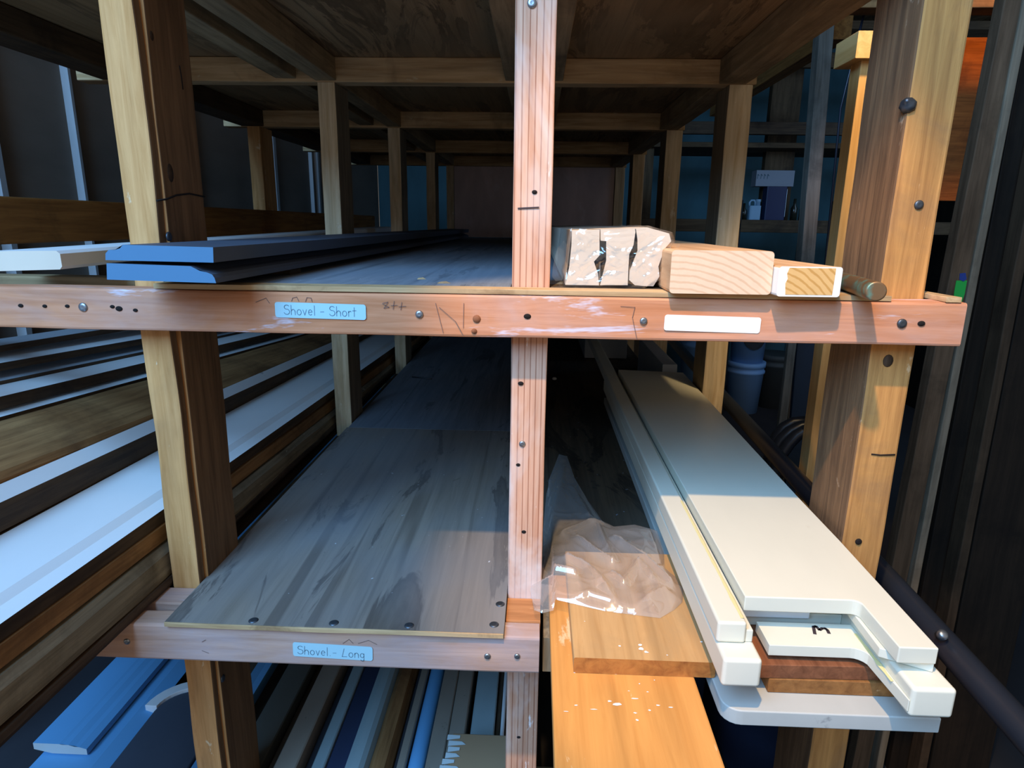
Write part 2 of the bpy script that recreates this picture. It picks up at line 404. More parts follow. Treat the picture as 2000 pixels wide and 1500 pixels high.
def sticker(parent, x0, x1, z0, z1, y, mat, text=None, h=.0085, tilt=0.0, tx=.006, tz=.005):
    bm = bmesh.new(); w, hh = x1-x0, z1-z0
    prof = rrect(w, hh, .0028, 3)
    for yy in (0, -.00035):
        vs = [bm.verts.new((a, yy, b)) for a, b in prof]
        if yy: front = vs
        else: back = vs
    bm.faces.new(front); bm.faces.new(list(reversed(back)))
    for i in range(len(prof)): bm.faces.new((front[i], back[i], back[(i+1) % len(prof)], front[(i+1) % len(prof)]))
    bmesh.ops.recalc_face_normals(bm, faces=bm.faces)
    if text:
        x = -w/2+tx
        for ch in text:
            adv, strokes = LET[ch]
            for s in strokes: ribbon(bm, [(x+a*h, -hh/2+tz+b*h) for a, b in s], .0007, -.0006, 1)
            x += (adv+.10)*h
    me = bpy.data.meshes.new('sticker'); bm.to_mesh(me); bm.free()
    return link('sticker', me, [mat, 'pen'], Matrix.Translation(((x0+x1)/2, y, (z0+z1)/2)) @ Matrix.Rotation(tilt, 4, 'Y'), parent)
def scribble(name, parent, strokes, y, w=.0006, mat='pencil'):
    for s in strokes:
        bm = bmesh.new(); ribbon(bm, s, w, 0, 0); bmesh.ops.remove_doubles(bm, verts=bm.verts, dist=1e-5)
        me = bpy.data.meshes.new(name); bm.to_mesh(me); bm.free()
        o = link(name, me, [mat], Matrix.Translation((0, y, 0)), parent)
    return o

# ------------------------------------------------------------------ room shell
struct(tb('floor', -1.6, 3.2, -3.2, 5.2, -.05, 0, 'concrete', jit=0, bev=0))
wl = thing('wall_left', '', '', (0, 0, 0)); del wl['label']; del wl['category']; struct(wl)
tb('panel', -1.33, -1.28, -.6, 4.6, .0, 2.6, 'wall_metal', wl, jit=0, bev=0)
for y, w in ((.33, .012), (.47, .012), (.705, .012), (.81, .035), (1.10, .02), (1.63, .016), (1.71, .05), (2.36, .018), (2.46, .055), (3.0, .02), (3.09, .05), (3.7, .05)):
    prism('rib', [(-1.2805, -(y+w)), (-1.262, -(y+w*.75)), (-1.262, -(y+w*.25)), (-1.2805, -y)], 2.6, ['rib_metal'], Matrix.Rotation(math.pi/2, 4, 'X'), wl)
wb = thing('wall_back', '', '', (0, 0, 0)); del wb['label']; del wb['category']; struct(wb)
for i in range(8):
    tb('panel', -1.28+i*.56, -.724+i*.56, 4.6, 4.64, 0, 2.6, 'teal_wall', wb, 'Z', .004, 0)
struct(tb('wall_right', 2.85, 2.9, -1.0, 4.6, 0, 2.6, 'lean_dark', axis='Z', jit=0, bev=0))
struct(tb('ceiling', -1.33, 2.9, -.3, 4.64, 2.6, 2.64, 'ceil_ply', jit=0, bev=0))

# ------------------------------------------------------------------ the rack
rack = thing('timber_rack', 'long weathered timber storage rack with plywood shelves, open front, filled with boards', 'rack', (0, 0, 0))
ROWS = (.033, .74, 1.40, 2.10, 2.72)
# front posts
pl = tb('post', -.4715, -.4310, .048, .137, 0, 1.585, 'tan_post', rack, 'Z', .0015, .0012, faces=((1, 0, 0), 'post_shade_side'))
tb('facing_strip', -.4715, -.4345, .033, .0475, 0, 1.585, 'tan_post', pl, 'Z', .002, .0022, faces=((1, 0, 0), 'post_shade_side'))
for (px, py) in ((330, 462), (435, 1325)):
    p = P(px, py, 'X', -.4310); screw(pl, p + Vector((.0002, 0, 0)), .0055, 'old_steel', Matrix.Rotation(math.pi/2, 4, 'Y'), 'bolt')
SIDE = Matrix.Rotation(math.pi/2, 4, 'Y')
tube('crack', [P(a, b, 'X', -.4308) for a, b in ((306, 392), (325, 389), (345, 381), (370, 378), (399, 384))], .0011, ['hole'], pl, 6)
tube('crack', [P(a, b, 'X', -.4308) for a, b in ((350, 128), (354, 150), (357, 175))], .0010, ['hole'], pl, 6)
hole(pl, P(333, 338, 'X', -.4309), .0065, SIDE, 1.7, 'rough_dark')
hole(pl, P(296, 70, 'X', -.4309), .004, SIDE, 1.4, 'rough_dark')
pc = tb('post', -.0275, .0155, .033, .076, 0, 1.585, 'centre_post', rack, 'Z', .002, .0010)
for (px, py, r, m) in ((1039, 6, .005, 'steel'), (1020, 867, .004, 'steel')):
    screw(pc, P(px, py, 'Y', .0325), r, m)
for (px, py, r) in ((1044, 375, .0022), (1017, 749, .0025), (1012, 908, .002), (1023, 1039, .0022), (1013, 1440, .002)):
    hole(pc, P(px, py, 'Y', .0326), r)
scribble('saw_mark', pc, [[tuple(P(a, b, 'Y', .0325)[i] for i in (0, 2)) for a, b in ((1012, 407), (1052, 405))]], .0322, .0016, 'marker')
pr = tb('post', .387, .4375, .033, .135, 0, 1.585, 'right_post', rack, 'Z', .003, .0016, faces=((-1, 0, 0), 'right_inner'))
for (px, py, r, m) in ((1795, 400, .005, 'old_steel'), (1677, 1058, .004, 'hole')):
    screw(pr, P(px, py, 'Y', .032), r, m)
hole(pr, P(1735, 705, 'Y', .0322), .0075, FRONT, .8, 'rough_dark')
tube('crack', [P(a, b, 'Y', .0325) for a, b in ((1702, 887), (1720, 889), (1748, 888))], .0010, ['hole'], pr, 6)
pb = P(1775, 205, 'Y', .030)
lathe('bolt', [(.0075, -.004), (.0085, .002), (.0065, .006), (.0035, .007), (.003, .011), (0, .012)], ['old_steel'],
      Matrix.Translation((.389, .036, pb.z)) @ Matrix.Rotation(math.radians(60), 4, 'X') @ Matrix.Rotation(math.radians(-35), 4, 'Y'), pr, 8)
for y in ROWS[1:]:
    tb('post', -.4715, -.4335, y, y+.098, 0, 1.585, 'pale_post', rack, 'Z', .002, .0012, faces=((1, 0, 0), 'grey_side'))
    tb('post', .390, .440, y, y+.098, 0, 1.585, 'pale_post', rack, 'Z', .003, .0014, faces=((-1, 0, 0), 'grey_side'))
tb('post', -.985, -.94, .034, .074, 0, 1.585, 'tan_post', rack, 'Z', .002, .001)
for y in ROWS[1:4]:
    tb('post', -.912, -.872, y-.012, y-.002+.088, 0, 1.585, 'tan_post', rack, 'Z', .002, .001)
# upper level: cross rails, joists, plywood seen from below
for i, y in enumerate(ROWS):
    tb('cross_rail', -.99, .445, y-.012 if i == 0 else y, y+.028 if i == 0 else y+.04, 1.5855, 1.634, 'old_beam' if i else 'rail_wood', rack, 'X', .002, .001)
for a, b in list(zip(ROWS, ROWS[1:])):
    y0, y1 = a+.041, b-.001
    tb('joist', -.474, -.430, y0, y1, 1.588, 1.6335, 'joist_wood', rack, 'Y', .002, .001)
    tb('joist', -.560, -.515, y0, y1, 1.592, 1.6335, 'joist_wood', rack, 'Y', .002, .001)
    tb('joist', -.073, .047, y0, y1, 1.590, 1.6335, 'joist_wood', rack, 'Y', .002, .001)
    tb('joist', .368, .425, y0, y1, 1.586, 1.6335, 'joist_wood', rack, 'Y', .002, .001)
    tb('joist', -.935, -.862, y0, y1, 1.587, 1.6335, 'dark_beam', rack, 'Y', .002, .001)
tb('shelf_panel', -.94, .446, -.01, 2.76, 1.6345, 1.646, 'ceil_ply', rack, 'Y', .001, 0)
# middle level
mr = tb('shelf_rail', -.99, .465, 0, .0325, 1.1765, 1.2238, 'rail_wood', rack, 'X', .003, .0012)
sticker(mr, *[P(538, 605, 'Y', 0).x, P(715, 605, 'Y', 0).x], P(620, 622, 'Y', 0).z, P(620, 592, 'Y', 0).z, -.0008, 'label_daylit', 'Shovel - Short', .0108, .012, .010, .0035)
sticker(mr, *[P(1297, 633, 'Y', 0).x, P(1485, 633, 'Y', 0).x], P(1390, 648, 'Y', 0).z, P(1390, 617, 'Y', 0).z, -.0008, 'label_white', tilt=.014)
for (px, py, r, m) in ((162, 600, .0052, 'steel'), (819, 614, .0045, 'steel'), (1257, 627, .0042, 'steel'), (1762, 632, .0052, 'old_steel')):
    screw(mr, P(px, py, 'Y', -.0008), r, m)
for (px, py, r) in ((40, 597, .0022), (87, 598, .002), (131, 598, .002), (219, 599, .002), (232, 603, .003), (264, 606, .002), (1030, 618, .003), (1800, 632, .003)):
    hole(mr, P(px, py, 'Y', -.0007), r)
hole(mr, P(931, 623, 'Y', -.0007), .0045, FRONT, 1.0, 'mahogany'); hole(mr, P(926, 647, 'Y', -.0007), .003, FRONT, 1.1, 'mahogany')
def S2(y, *pp): return [tuple((P(a, b, 'Y', y)[0], P(a, b, 'Y', y)[2])) for a, b in pp]
scribble('pencil_lettering', mr, [S2(0, (748, 592), (758, 590), (750, 602), (760, 600), (747, 593)), S2(0, (770, 588), (768, 604)), S2(0, (764, 597), (776, 596)), S2(0, (785, 590), (783, 605)), S2(0, (779, 599), (793, 598)),
    S2(0, (851, 592), (866, 650)), S2(0, (858, 600), (890, 628), (905, 655)), S2(0, (906, 592), (905, 640)), S2(0, (570, 588), (572, 582), (580, 580), (584, 588)), S2(0, (597, 589), (600, 581), (608, 582), (610, 589)), S2(0, (1212, 598), (1240, 600), (1235, 620), (1244, 663)), S2(0, (500, 590), (520, 582), (527, 592))], -.0009)
tb('shelf_panel', -.429, .384, .0005, .032, 1.2243, 1.2300, 'ply_edge', rack, 'X', .0005, .0004)
tb('shelf_panel', -.429, .384, .078, 2.715, 1.2243, 1.2300, 'blue_ply', rack, 'Y', .0005, 0)
tb('shelf_panel', -.429, -.029, .032, .078, 1.2243, 1.2300, 'blue_ply', rack, 'Y', .0005, 0)
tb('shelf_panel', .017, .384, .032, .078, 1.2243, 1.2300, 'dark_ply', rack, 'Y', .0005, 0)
tb('shelf_panel', .442, .458, .0005, .5, 1.2243, 1.2300, 'ply_edge', rack, 'Y', .0005, 0)
for y in ROWS: tb('cross_rail', -.87, -.475, y+.10, y+.135, 1.18, 1.2238, 'joist_wood', rack, 'X', .002, 0)
tb('side_rail', -.868, -.846, .034, 2.7, 1.258, 1.332, 'wall_rail', rack, 'Y', .003, .0008)
for x0, x1 in ((-.430, -.39), (.345, .386)):
    for a, b in zip(ROWS, ROWS[1:]): tb('joist', x0, x1, a+.04, b, 1.178, 1.2238, 'joist_wood', rack, 'Y', .002, 0)
for y in ROWS[1:]: tb('cross_rail', -.429, .386, y+.001, y+.035, 1.18, 1.2238, 'joist_wood', rack, 'X', .002, 0)
# lower level
lr = tb('shelf_rail', -.63, .0135, -.05, -.0185, .7800, .8285, 'low_rail_wood', rack, 'X', .003, .0012)
sticker(lr, P(573, 1270, 'Y', -.05).x, P(728, 1270, 'Y', -.05).x, P(650, 1285, 'Y', -.05).z, P(650, 1258, 'Y', -.05).z, -.0508, 'label_daylit', 'Shovel.- Long', .0112, .030, .0055, .0035)
for (px, py, r) in ((248, 1253, .004), (1010, 1282, .0036), (952, 1282, .004)):
    screw(lr, P(px, py, 'Y', -.0506), r, 'steel')
scribble('pencil_lettering', lr, [S2(-.05, (395, 1253), (402, 1249)), S2(-.05, (670, 1256), (682, 1248), (690, 1256)), S2(-.05, (700, 1256), (720, 1250), (736, 1258)), S2(-.05, (395, 1270), (408, 1275))], -.0508)
tb('cleat', -.63, -.434, -.004, .0325, .787, .8275, 'low_rail_wood', rack, 'X', .002, .001)
tb('cleat', -.0275, .0145, -.018, .0320, .79, .8290, 'cleat_wood', rack, 'X', .002, .0012)
tb('cleat', .0185, .0335, -.030, .030, .768, .815, 'stock_grey', rack, 'Z', .001, .0006)
lp = tb('shelf_panel', -.4335, -.0285, -.052, .70, .8290, .8350, 'grey_ply', rack, 'Y', .0006, .0006)
tb('veneer_edge', -.4330, -.029, -.0545, -.0522, .8290, .8345, 'ply_edge', lp, 'X', .0004, .0012)
for (px, py) in ((495, 1212), (652, 1217), (799, 1222), (965, 1220), (977, 1180)):
    screw(lp, P(px, py, 'Z', .835), .0058, 'old_steel', Matrix(), 'nail_head')
tb('shelf_panel', -.4300, -.0285, .7015, 2.715, .8290, .8350, 'blue_ply', rack, 'Y', .0006, 0)
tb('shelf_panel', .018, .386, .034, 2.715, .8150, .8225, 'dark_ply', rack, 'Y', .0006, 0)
tb('shelf_panel', -.87, -.475, .06, 2.7, .800, .808, 'stock_dark', rack, 'Y', .0005, 0)
tb('shelf_rail', .036, .45, 0, .0325, .768, .8145, 'low_rail_wood', rack, 'X', .002, .001)
for y in ROWS[1:]: tb('cross_rail', -.43, .386, y+.002, y+.035, .775, .8145, 'joist_wood', rack, 'X', .002, 0)
for x0, x1 in ((-.430, -.39), (.345, .386)):
    for a, b in zip(ROWS, ROWS[1:]): tb('joist', x0, x1, a+.04, b, .778, .8145, 'joist_wood', rack, 'Y', .002, 0)
for y, zt in ((.5, .838), (1.7, .802)):
    tb('bearer', -.87, -.61, y, y+.09, .808, zt+.085 if zt > .81 else .87, 'joist_wood', rack, 'X', .002, 0)
for a, b in zip(ROWS, ROWS[1:]): tb('side_rail', -.4725, -.4305, a+.106, b-.001, .765, .800, 'dark_beam', rack, 'Y', .002, 0)  # dark filler rails added so the gap beside the plywood stays black
# bottom level
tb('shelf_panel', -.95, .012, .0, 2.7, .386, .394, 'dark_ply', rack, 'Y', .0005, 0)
for y in ROWS: tb('cross_rail', -.95, .386, y+.14, y+.18, .34, .3855, 'joist_wood', rack, 'X', .002, 0)
# back panel
bp_ = tb('back_panel', -.432, .388, 2.728, 2.742, 1.231, 1.584, 'back_panel', rack, 'Z', .0005, 0)

# ------------------------------------------------------------------ middle shelf, left: mouldings
def ogee(px_pts, y): return [(P(a, b, 'Y', y).x, P(a, b, 'Y', y).z) for a, b in px_pts]
YB = -.075
up = [(206, 508), (417, 513), (416, 483), (240, 478), (234, 485), (224, 488), (212, 488), (206, 495)]
lo = [(209, 546), (422, 553), (419, 543), (414, 536), (404, 532), (390, 529), (380, 524), (372, 520), (208, 514)]
dz = 1.2395
tb('spacer_strip', -.42, -.33, .15, .19, 1.2301, 1.2360, 'stock_dark', rack, 'X', .001, 0)
b2 = board('moulding', ogee(lo, YB), YB, 2.35, ['slate_and_shade', 'blue_end'], end_mat=1)  # sides darkened to slate as painted shade, only the ends keep their blue
tag(b2, 'blue ogee moulding with shade painted on its sides, lower of the two stacked on the middle shelf', 'moulding', 'blue mouldings on the middle shelf')
b1 = board('moulding', ogee(up, YB), YB, 2.35, ['slate_and_shade', 'blue_end'], end_mat=1)
tag(b1, 'blue ogee moulding with shade painted on its sides, face down on top of another one', 'moulding', 'blue mouldings on the middle shelf')
wbd = board('board', [(-.665, 1.2375), (-.545, 1.2425), (-.542, 1.246), (-.542, 1.260), (-.546, 1.2635), (-.60, 1.2625), (-.665, 1.259)], .015, 1.75, ['shop_white', 'mdf'], slope=.012, end_mat=1)
tag(wbd, 'white primed board with rough end on the middle shelf, left of the blue mouldings', 'board')

# ------------------------------------------------------------------ middle shelf, right
GW = 'mouldings in the film wrapped bundle'
YW = .042
wp = [([(1104, 558), (1170, 558), (1168, 535), (1160, 511), (1171, 499), (1171, 449), (1117, 450), (1116, 480), (1112, 520), (1104, 540)], 'left'),
      ([(1172, 557), (1226, 557), (1227, 530), (1229, 497), (1243, 466), (1240, 446), (1173, 448), (1173, 470), (1184, 471), (1184, 508), (1173, 513)], 'middle'),
      ([(1240, 557), (1258, 563), (1276, 559), (1288, 540), (1286, 520), (1298, 486), (1311, 471), (1307, 456), (1264, 444), (1242, 447), (1245, 468), (1245, 490), (1230, 528), (1229, 547)], 'right')]
for k, (pp, side) in enumerate(wp):
    q = ogee(pp, YW); zmin = min(z for _, z in q); q = [(x, max(z, 1.2325)) for x, z in q]
    o = board('moulding', q, YW, 1.6, ['mdf'])
    tag(o, ('pale moulding on edge, %s of three under clear film wrap' % {'left': 'nearest the middle post', 'middle': 'in the middle', 'right': 'nearest the raw timber'}[side]), 'moulding', GW)
def film_shell():
    bm = bmesh.new()
    # wrapped front cap and sleeve around the bundle end, plus loose flaps either side
    ring = ogee([(1100, 560), (1170, 561), (1258, 566), (1292, 545), (1290, 525), (1303, 490), (1316, 470), (1311, 453), (1264, 440), (1172, 445), (1112, 446), (1107, 480), (1104, 520)], YW)
    ring = [(x, max(z, 1.2310)) for x, z in ring]
    R = []
    for i in range(9):
        y = YW-.003 + .035*i
        R.append([bm.verts.new((x+noise.noise((x*60, y*40, z*60))*.0012, y, z+noise.noise((x*60+5, y*40, z*60))*.0008)) for x, z in ring])
    n = len(ring)
    for a, b in zip(R, R[1:]):
        for j in range(n): bm.faces.new((a[j], a[(j+1) % n], b[(j+1) % n], b[j]))
    cx = sum(p[0] for p in ring)/n; cz = sum(p[1] for p in ring)/n
    prev = R[0]
    for s, dy in ((.75, .002), (.45, .0005), (.15, .002)):
        cur = []
        for x, z in ring:
            xx, zz = cx+(x-cx)*s, cz+(z-cz)*s
            cur.append(bm.verts.new((xx, YW-.004-dy+noise.noise((xx*70, zz*70, 3))*.0035, zz)))
        for j in range(n): bm.faces.new((prev[j], cur[j], cur[(j+1) % n], prev[(j+1) % n]))
        prev = cur
    bm.faces.new(prev)
    def flap(px, y):
        vs = [bm.verts.new(P(a, b, 'Y', y+noise.noise((a*.05, b*.05, 1))*.006)) for a, b in px]
        k = len(px)//2
        for j in range(k-1): bm.faces.new((vs[j], vs[j+1], vs[len(px)-2-j], vs[len(px)-1-j]))
    flap([(1101, 470), (1090, 482), (1084, 500), (1080, 520), (1078, 540), (1085, 549), (1098, 548), (1102, 535), (1104, 520), (1106, 505), (1107, 490), (1107, 480)], YW+.004)
    flap([(1313, 474), (1328, 478), (1322, 495), (1318, 510), (1312, 522), (1308, 540), (1300, 558), (1285, 556), (1288, 545), (1290, 528), (1293, 515), (1297, 500), (1302, 490), (1306, 482)], YW+.004)
    bmesh.ops.subdivide_edges(bm, edges=bm.edges[:], cuts=4, use_grid_fill=True)
    for v in bm.verts:
        if v.co.y < YW-.001: v.co.y -= .0045*max(0, 1-abs(noise.noise(Vector(((v.co.x-v.co.z)*95, (v.co.x+v.co.z)*26, 2.0))))*3) + .002*max(0, 1-abs(noise.noise(v.co*140))*3)
    for f in bm.faces: f.smooth = True
    bmesh.ops.recalc_face_normals(bm, faces=bm.faces)
    me = bpy.data.meshes.new('film_wrap'); bm.to_mesh(me); bm.free()
    return link('film_wrap', me, ['wrap_film'])
tag(film_shell(), 'clear stretch film wound around the ends of the pale moulding bundle', 'plastic film')
# raw timber
xa, xb = P(1312, 500, 'Y', -.012).x, P(1513, 500, 'Y', -.012).x
o = prism('timber', rrect(xb-xa, .0455, .004, 3), 1.1, ['raw_pine', 'raw_end'], Matrix.Translation(((xa+xb)/2, -.012, 1.2302+.0228)), None, .0004, 30, 1)
tag(o, 'thick raw pine timber with curved end grain, between film bundle and painted stick', 'timber')
xa, xb = P(1519, 545, 'Y', -.024).x, P(1645, 545, 'Y', -.024).x
o = prism('stick', rrect(xb-xa, .031, .003, 3), .62, ['stick_white', 'raw_pine'], Matrix.Translation(((xa+xb)/2, -.024, 1.2302+.0155)) @ Matrix.Rotation(math.radians(2.0), 4, 'Z'), None, 0, 1, facemat=[((0, 0, 1), 1)])
bm = bmesh.new(); w_ = xb-xa
pp = [(-.36*w_, -.0135), (.38*w_, -.0135), (.385*w_, 0), (.39*w_, .0142), (-.34*w_, .0142), (-.37*w_, .008), (-.35*w_, .003), (-.38*w_, -.002)]
f_ = [bm.verts.new((x, -.0003, z)) for x, z in pp]; g_ = [bm.verts.new((x, .001, z)) for x, z in pp]
bm.faces.new(f_)
for i in range(8): bm.faces.new((f_[i], f_[(i+1) % 8], g_[(i+1) % 8], g_[i]))
bmesh.ops.recalc_face_normals(bm, faces=bm.faces)
me = bpy.data.meshes.new('bare_end'); bm.to_mesh(me); bm.free()
e = link('bare_end', me, ['stick_end'], WM[o], o); e['label'] = 'bare wood end framed by white paint'
tag(o, 'white painted stick with bare wood end beside the copper pipe', 'stick')
# copper pipe
pe = P(1711, 573, 'Y', -.058); pe.z = 1.2402
d_ = Vector((.20, 1, 0)).normalized()
Rm_ = d_.to_track_quat('Z', 'Y').to_matrix().to_4x4()
o = lathe('pipe', [(.0080, .0), (.0096, 0.0), (.0098, .004), (.0098, .34), (.008, .34), (.008, .012), (0, .012)], ['copper', 'pipe_inside'], Matrix.Translation((pe.x, pe.y, 1.2400)) @ Rm_, None, 26, [0, 0, 0, 0, 1, 1])
tag(o, 'short corroded copper pipe with green patina on the rail at the right post', 'pipe')
o = tb('board', .030, .062, 1.62, 2.70, 1.2302, 1.296, 'slate_and_shade', None, 'Y', .002, 0)
tag(o, 'dark slate board on edge behind the film wrapped bundle', 'board')

# ------------------------------------------------------------------ left bay pile (boards droop a little towards the back)
GP = 'boards piled in the left bay'
def pile(name, prof, slope, mats, label, y0=-.42, y1=2.5, jit=0, end=0, cat='board'):
    fm = ()
    if mats[0] in ('primer', 'primer_dim', 'shop_white'):      # painted on the face only, raw wood on the edges
        fm = [((.9, 0, -.44), len(mats))]; mats = mats + ['stock_dark']
    o = board(name, prof, y0, y1, mats, slope=slope, jit=jit, end_mat=end, facemat=fm); return tag(o, label, cat, GP)
pile('board', quadprof(-.868, -.822, 1.124, 1.121, .010), -.055, ['primer_dim'], 'white board with shade in its colour, topmost at the far left of the pile')  # white primer greyed in its colour to stand for shade
pile('board', quadprof(-.866, -.800, 1.1125, 1.1015, .012), -.069, ['primer'], 'narrow pale primed board second from the top of the left pile')
pile('board', quadprof(-.868, -.790, 1.0885, 1.0770, .010), -.069, ['primer_dim'], 'thin grey board lying on the bright white one in the left pile')
pile('board', quadprof(-.868, -.740, 1.0785, 1.0665, .018), -.069, ['shop_white', 'stock_dark'], 'bright white board high in the left pile, below the middle rail')
pile('strip', quadprof(-.80, -.7205, 1.0475, 1.0440, .014), -.069, ['primer'], 'thin pale strip just above the rounded brown timber', cat='strip')
rp = [(-.7195, 1.005), (-.66, .972), (-.628, .966), (-.6205, .975), (-.620, 1.000), (-.625, 1.008), (-.64, 1.016), (-.665, 1.026), (-.69, 1.035), (-.71, 1.039), (-.7195, 1.039)]
pile('timber', rp, -.069, ['stock_brown'], 'thick brown rounded timber in the middle of the left pile', jit=.001, cat='timber')
pile('strip', [(-.64, .935), (-.6015, .950), (-.6005, .975), (-.602, .983), (-.6185, .9965), (-.619, .965), (-.64, .955)], -.045, ['primer'], 'pale grey blue strip under the rounded brown timber', cat='strip')
pile('board', [(-.70, .925), (-.6015, .915), (-.6015, .948), (-.70, .955)], -.033, ['stock_dark'], 'dark brown board hidden behind the wide white moulding')
pile('moulding', [(-.600, .930), (-.4905, .908), (-.489, .912), (-.489, .9275), (-.508, .9310), (-.512, .9335), (-.518, .9370), (-.600, .948)], -.033, ['shop_white', 'stock_brown'], 'wide bright white moulding with a groove, nearest the left front post', end=1, cat='moulding')
pile('board', [(-.600, .899), (-.4875, .886), (-.4875, .9075), (-.600, .929)], -.038, ['stock_brown'], 'brown board directly under the wide white moulding', jit=.0006)
pile('strip', [(-.60, .886), (-.494, .880), (-.494, .886), (-.60, .898)], -.045, ['shop_white'], 'thin white strip between two brown boards low in the left pile', cat='strip')
pile('timber', [(-.56, .842), (-.479, .842), (-.478, .850), (-.480, .872), (-.486, .882), (-.56, .884)], -.035, ['stock_grey'], 'grey weathered timber low in the left pile, beside the post', jit=.0016, cat='timber')
pile('board', [(-.56, .829), (-.476, .829), (-.474, .834), (-.476, .8405), (-.56, .8415)], -.018, ['rough_dark'], 'ragged dark brown board at the foot of the left pile', jit=.002)

# ------------------------------------------------------------------ bottom level: rows of stock
GB = 'stock lying on the bottom shelf'
def xb_(px): return P(px, 1500, 'Z', .44).x
def low(name, pa, pb, mat, label, z0=.3945, z1=.44, y0=-.2, cat='board', prof=None, jit=0):
    a, b = xb_(pa), xb_(pb)
    pr = prof(a, b) if prof else [(a, z0), (b, z0), (b, z1-.002), (b-.002, z1), (a+.002, z1), (a, z1-.002)]
    o = board(name, pr, y0, 2.5, [mat], jit=jit); return tag(o, label, cat, GB)
# left bay bottom
xl, xr = P(65, 1455, 'Z', .455).x, P(172, 1455, 'Z', .455).x; yb = P(110, 1457, 'Z', .455).y
o = board('moulding', [(xl, .447), (xl+.03, .440), (xr, .440), (xr, .4510), (xr-.012, .4545), (xr-.020, .4550), (xr-.030, .4580), (xr-.040, .4580), (xr-.045, .459), (xl, .459)], yb, 2.5, ['blue_paint', 'paper_white', 'pale_blue'], end_mat=1, facemat=[((.35, 0, .94), 0)])
tag(o, 'wide blue moulding with a pale cut end at the bottom left', 'moulding', GB)
o = board('moulding', [(xl+.012, .415), (xr+.03, .415), (xr+.045, .428), (xr+.02, .436), (xl+.012, .438)], -.12, 2.5, ['blue_paint'])
tag(o, 'pale blue moulding lying under the wide blue one at the bottom left', 'moulding', GB)
o = board('board', [(xl-.14, .3945), (xl+.008, .3945), (xl+.008, .425), (xl-.14, .425)], -.12, 2.5, ['charcoal'])
tag(o, 'near black board left of the wide blue moulding', 'board', GB)
ys = P(345, 1345, 'Z', .44).y; xs_ = xr+.050
slab_later = []
low('moulding', 305, 392, 'blue_paint', 'light blue ridged moulding left of the left front post foot', z1=.432, cat='moulding', prof=lambda a, b: [(-.544, .3945), (b, .3945), (b, .430), (-.515, .434), (-.53, .430), (-.544, .434)])
low('board', 440, 500, 'dark_grey', 'dark grey board just right of the left front post foot', z1=.428)
low('board', 502, 535, 'stock_dark', 'dark brown board between the dark grey board and the weathered one', z1=.405)
low('board', 505+31, 580, 'grey_board', 'weathered grey board with a brown right edge on the bottom shelf', z1=.446)
low('strip', 581, 604, 'charcoal', 'black strip between weathered grey board and thin teal grey strip', z1=.412, cat='strip')
low('strip', 605, 630, 'teal_grey', 'narrow teal grey strip between two dark boards', z1=.436, cat='strip')
low('board', 631, 672, 'navy', 'dark navy board between two teal grey pieces', z1=.430)
low('moulding', 673, 716, 'teal_grey', 'rounded teal grey moulding left of the brown one', cat='moulding', prof=lambda a, b: [(a, .3945), (b, .3945), (b, .428), (b-.005, .440), (b-.012, .446), (a+.012, .448), (a, .44)])
low('moulding', 717, 756, 'stock_brown', 'brown wooden moulding left of the blue pole', cat='moulding', prof=lambda a, b: [(a, .3945), (b, .3945), (b, .41), (b-.008, .428), (b-.02, .434), (a+.008, .436), (a, .43)])
low('strip', 757, 768, 'charcoal', 'thin black strip beside the grey trim left of the blue pole', z1=.405, cat='strip')
low('strip', 769, 786, 'grey_board', 'narrow grey trim touching the blue pole', z1=.425, cat='strip')
xp = (xb_(788)+xb_(822))/2; rp_ = (xb_(822)-xb_(788))/2
o = tube('pole', [(xp, -.12+2.62*i/8, .3946+rp_) for i in range(9)], rp_, ['blue_paint'], None, 20)
tag(o, 'round blue pole among the stock on the bottom shelf', 'pole', GB)
low('board', 829, 863, 'grey_board', 'grey brown board, left of a close pair beside the blue pole', z1=.440)
low('board', 864, 898, 'grey_board', 'grey brown board, right of a close pair, under the cardboard box', z1=.438)
low('board', 908, 958, 'teal_grey', 'light grey blue board behind the cardboard box', z1=.430)
low('strip', 959, 970, 'stock_dark', 'dark brown strip right of the light grey blue board', z1=.420, cat='strip')
low('strip', 971, 979, 'primer', 'very thin pale strip near the middle post foot', z1=.428, cat='strip')
low('strip', 980, 996, 'stock_dark', 'dark strip against the middle post foot', z1=.415, cat='strip')
def _slate():
    rr = .055
    o = slab('board', [(xs_, -.2), (-.5465, -.2), (-.5465, ys)] + arc(xs_+rr, ys-rr, rr, rr, 90, 180, 8), .3946, .438, ['slate_and_shade'], 'dark slate board with a rounded end behind the left post', 'board', .003, None, GB)
    a, b = arc(xs_+rr+.006, ys-rr+.004, rr+.004, rr, 92, 178, 8), arc(xs_+rr+.006, ys-rr+.004, rr+.026, rr+.020, 178, 92, 8)
    slab('strip', [(-.5465, ys+.005)]+a+b+[(-.5465, ys+.0215)], .3946, .4430, ['primer'], 'pale curved strip wrapped around the rounded slate board end', 'strip', .001, None, GB)
slab_later.append(_slate)
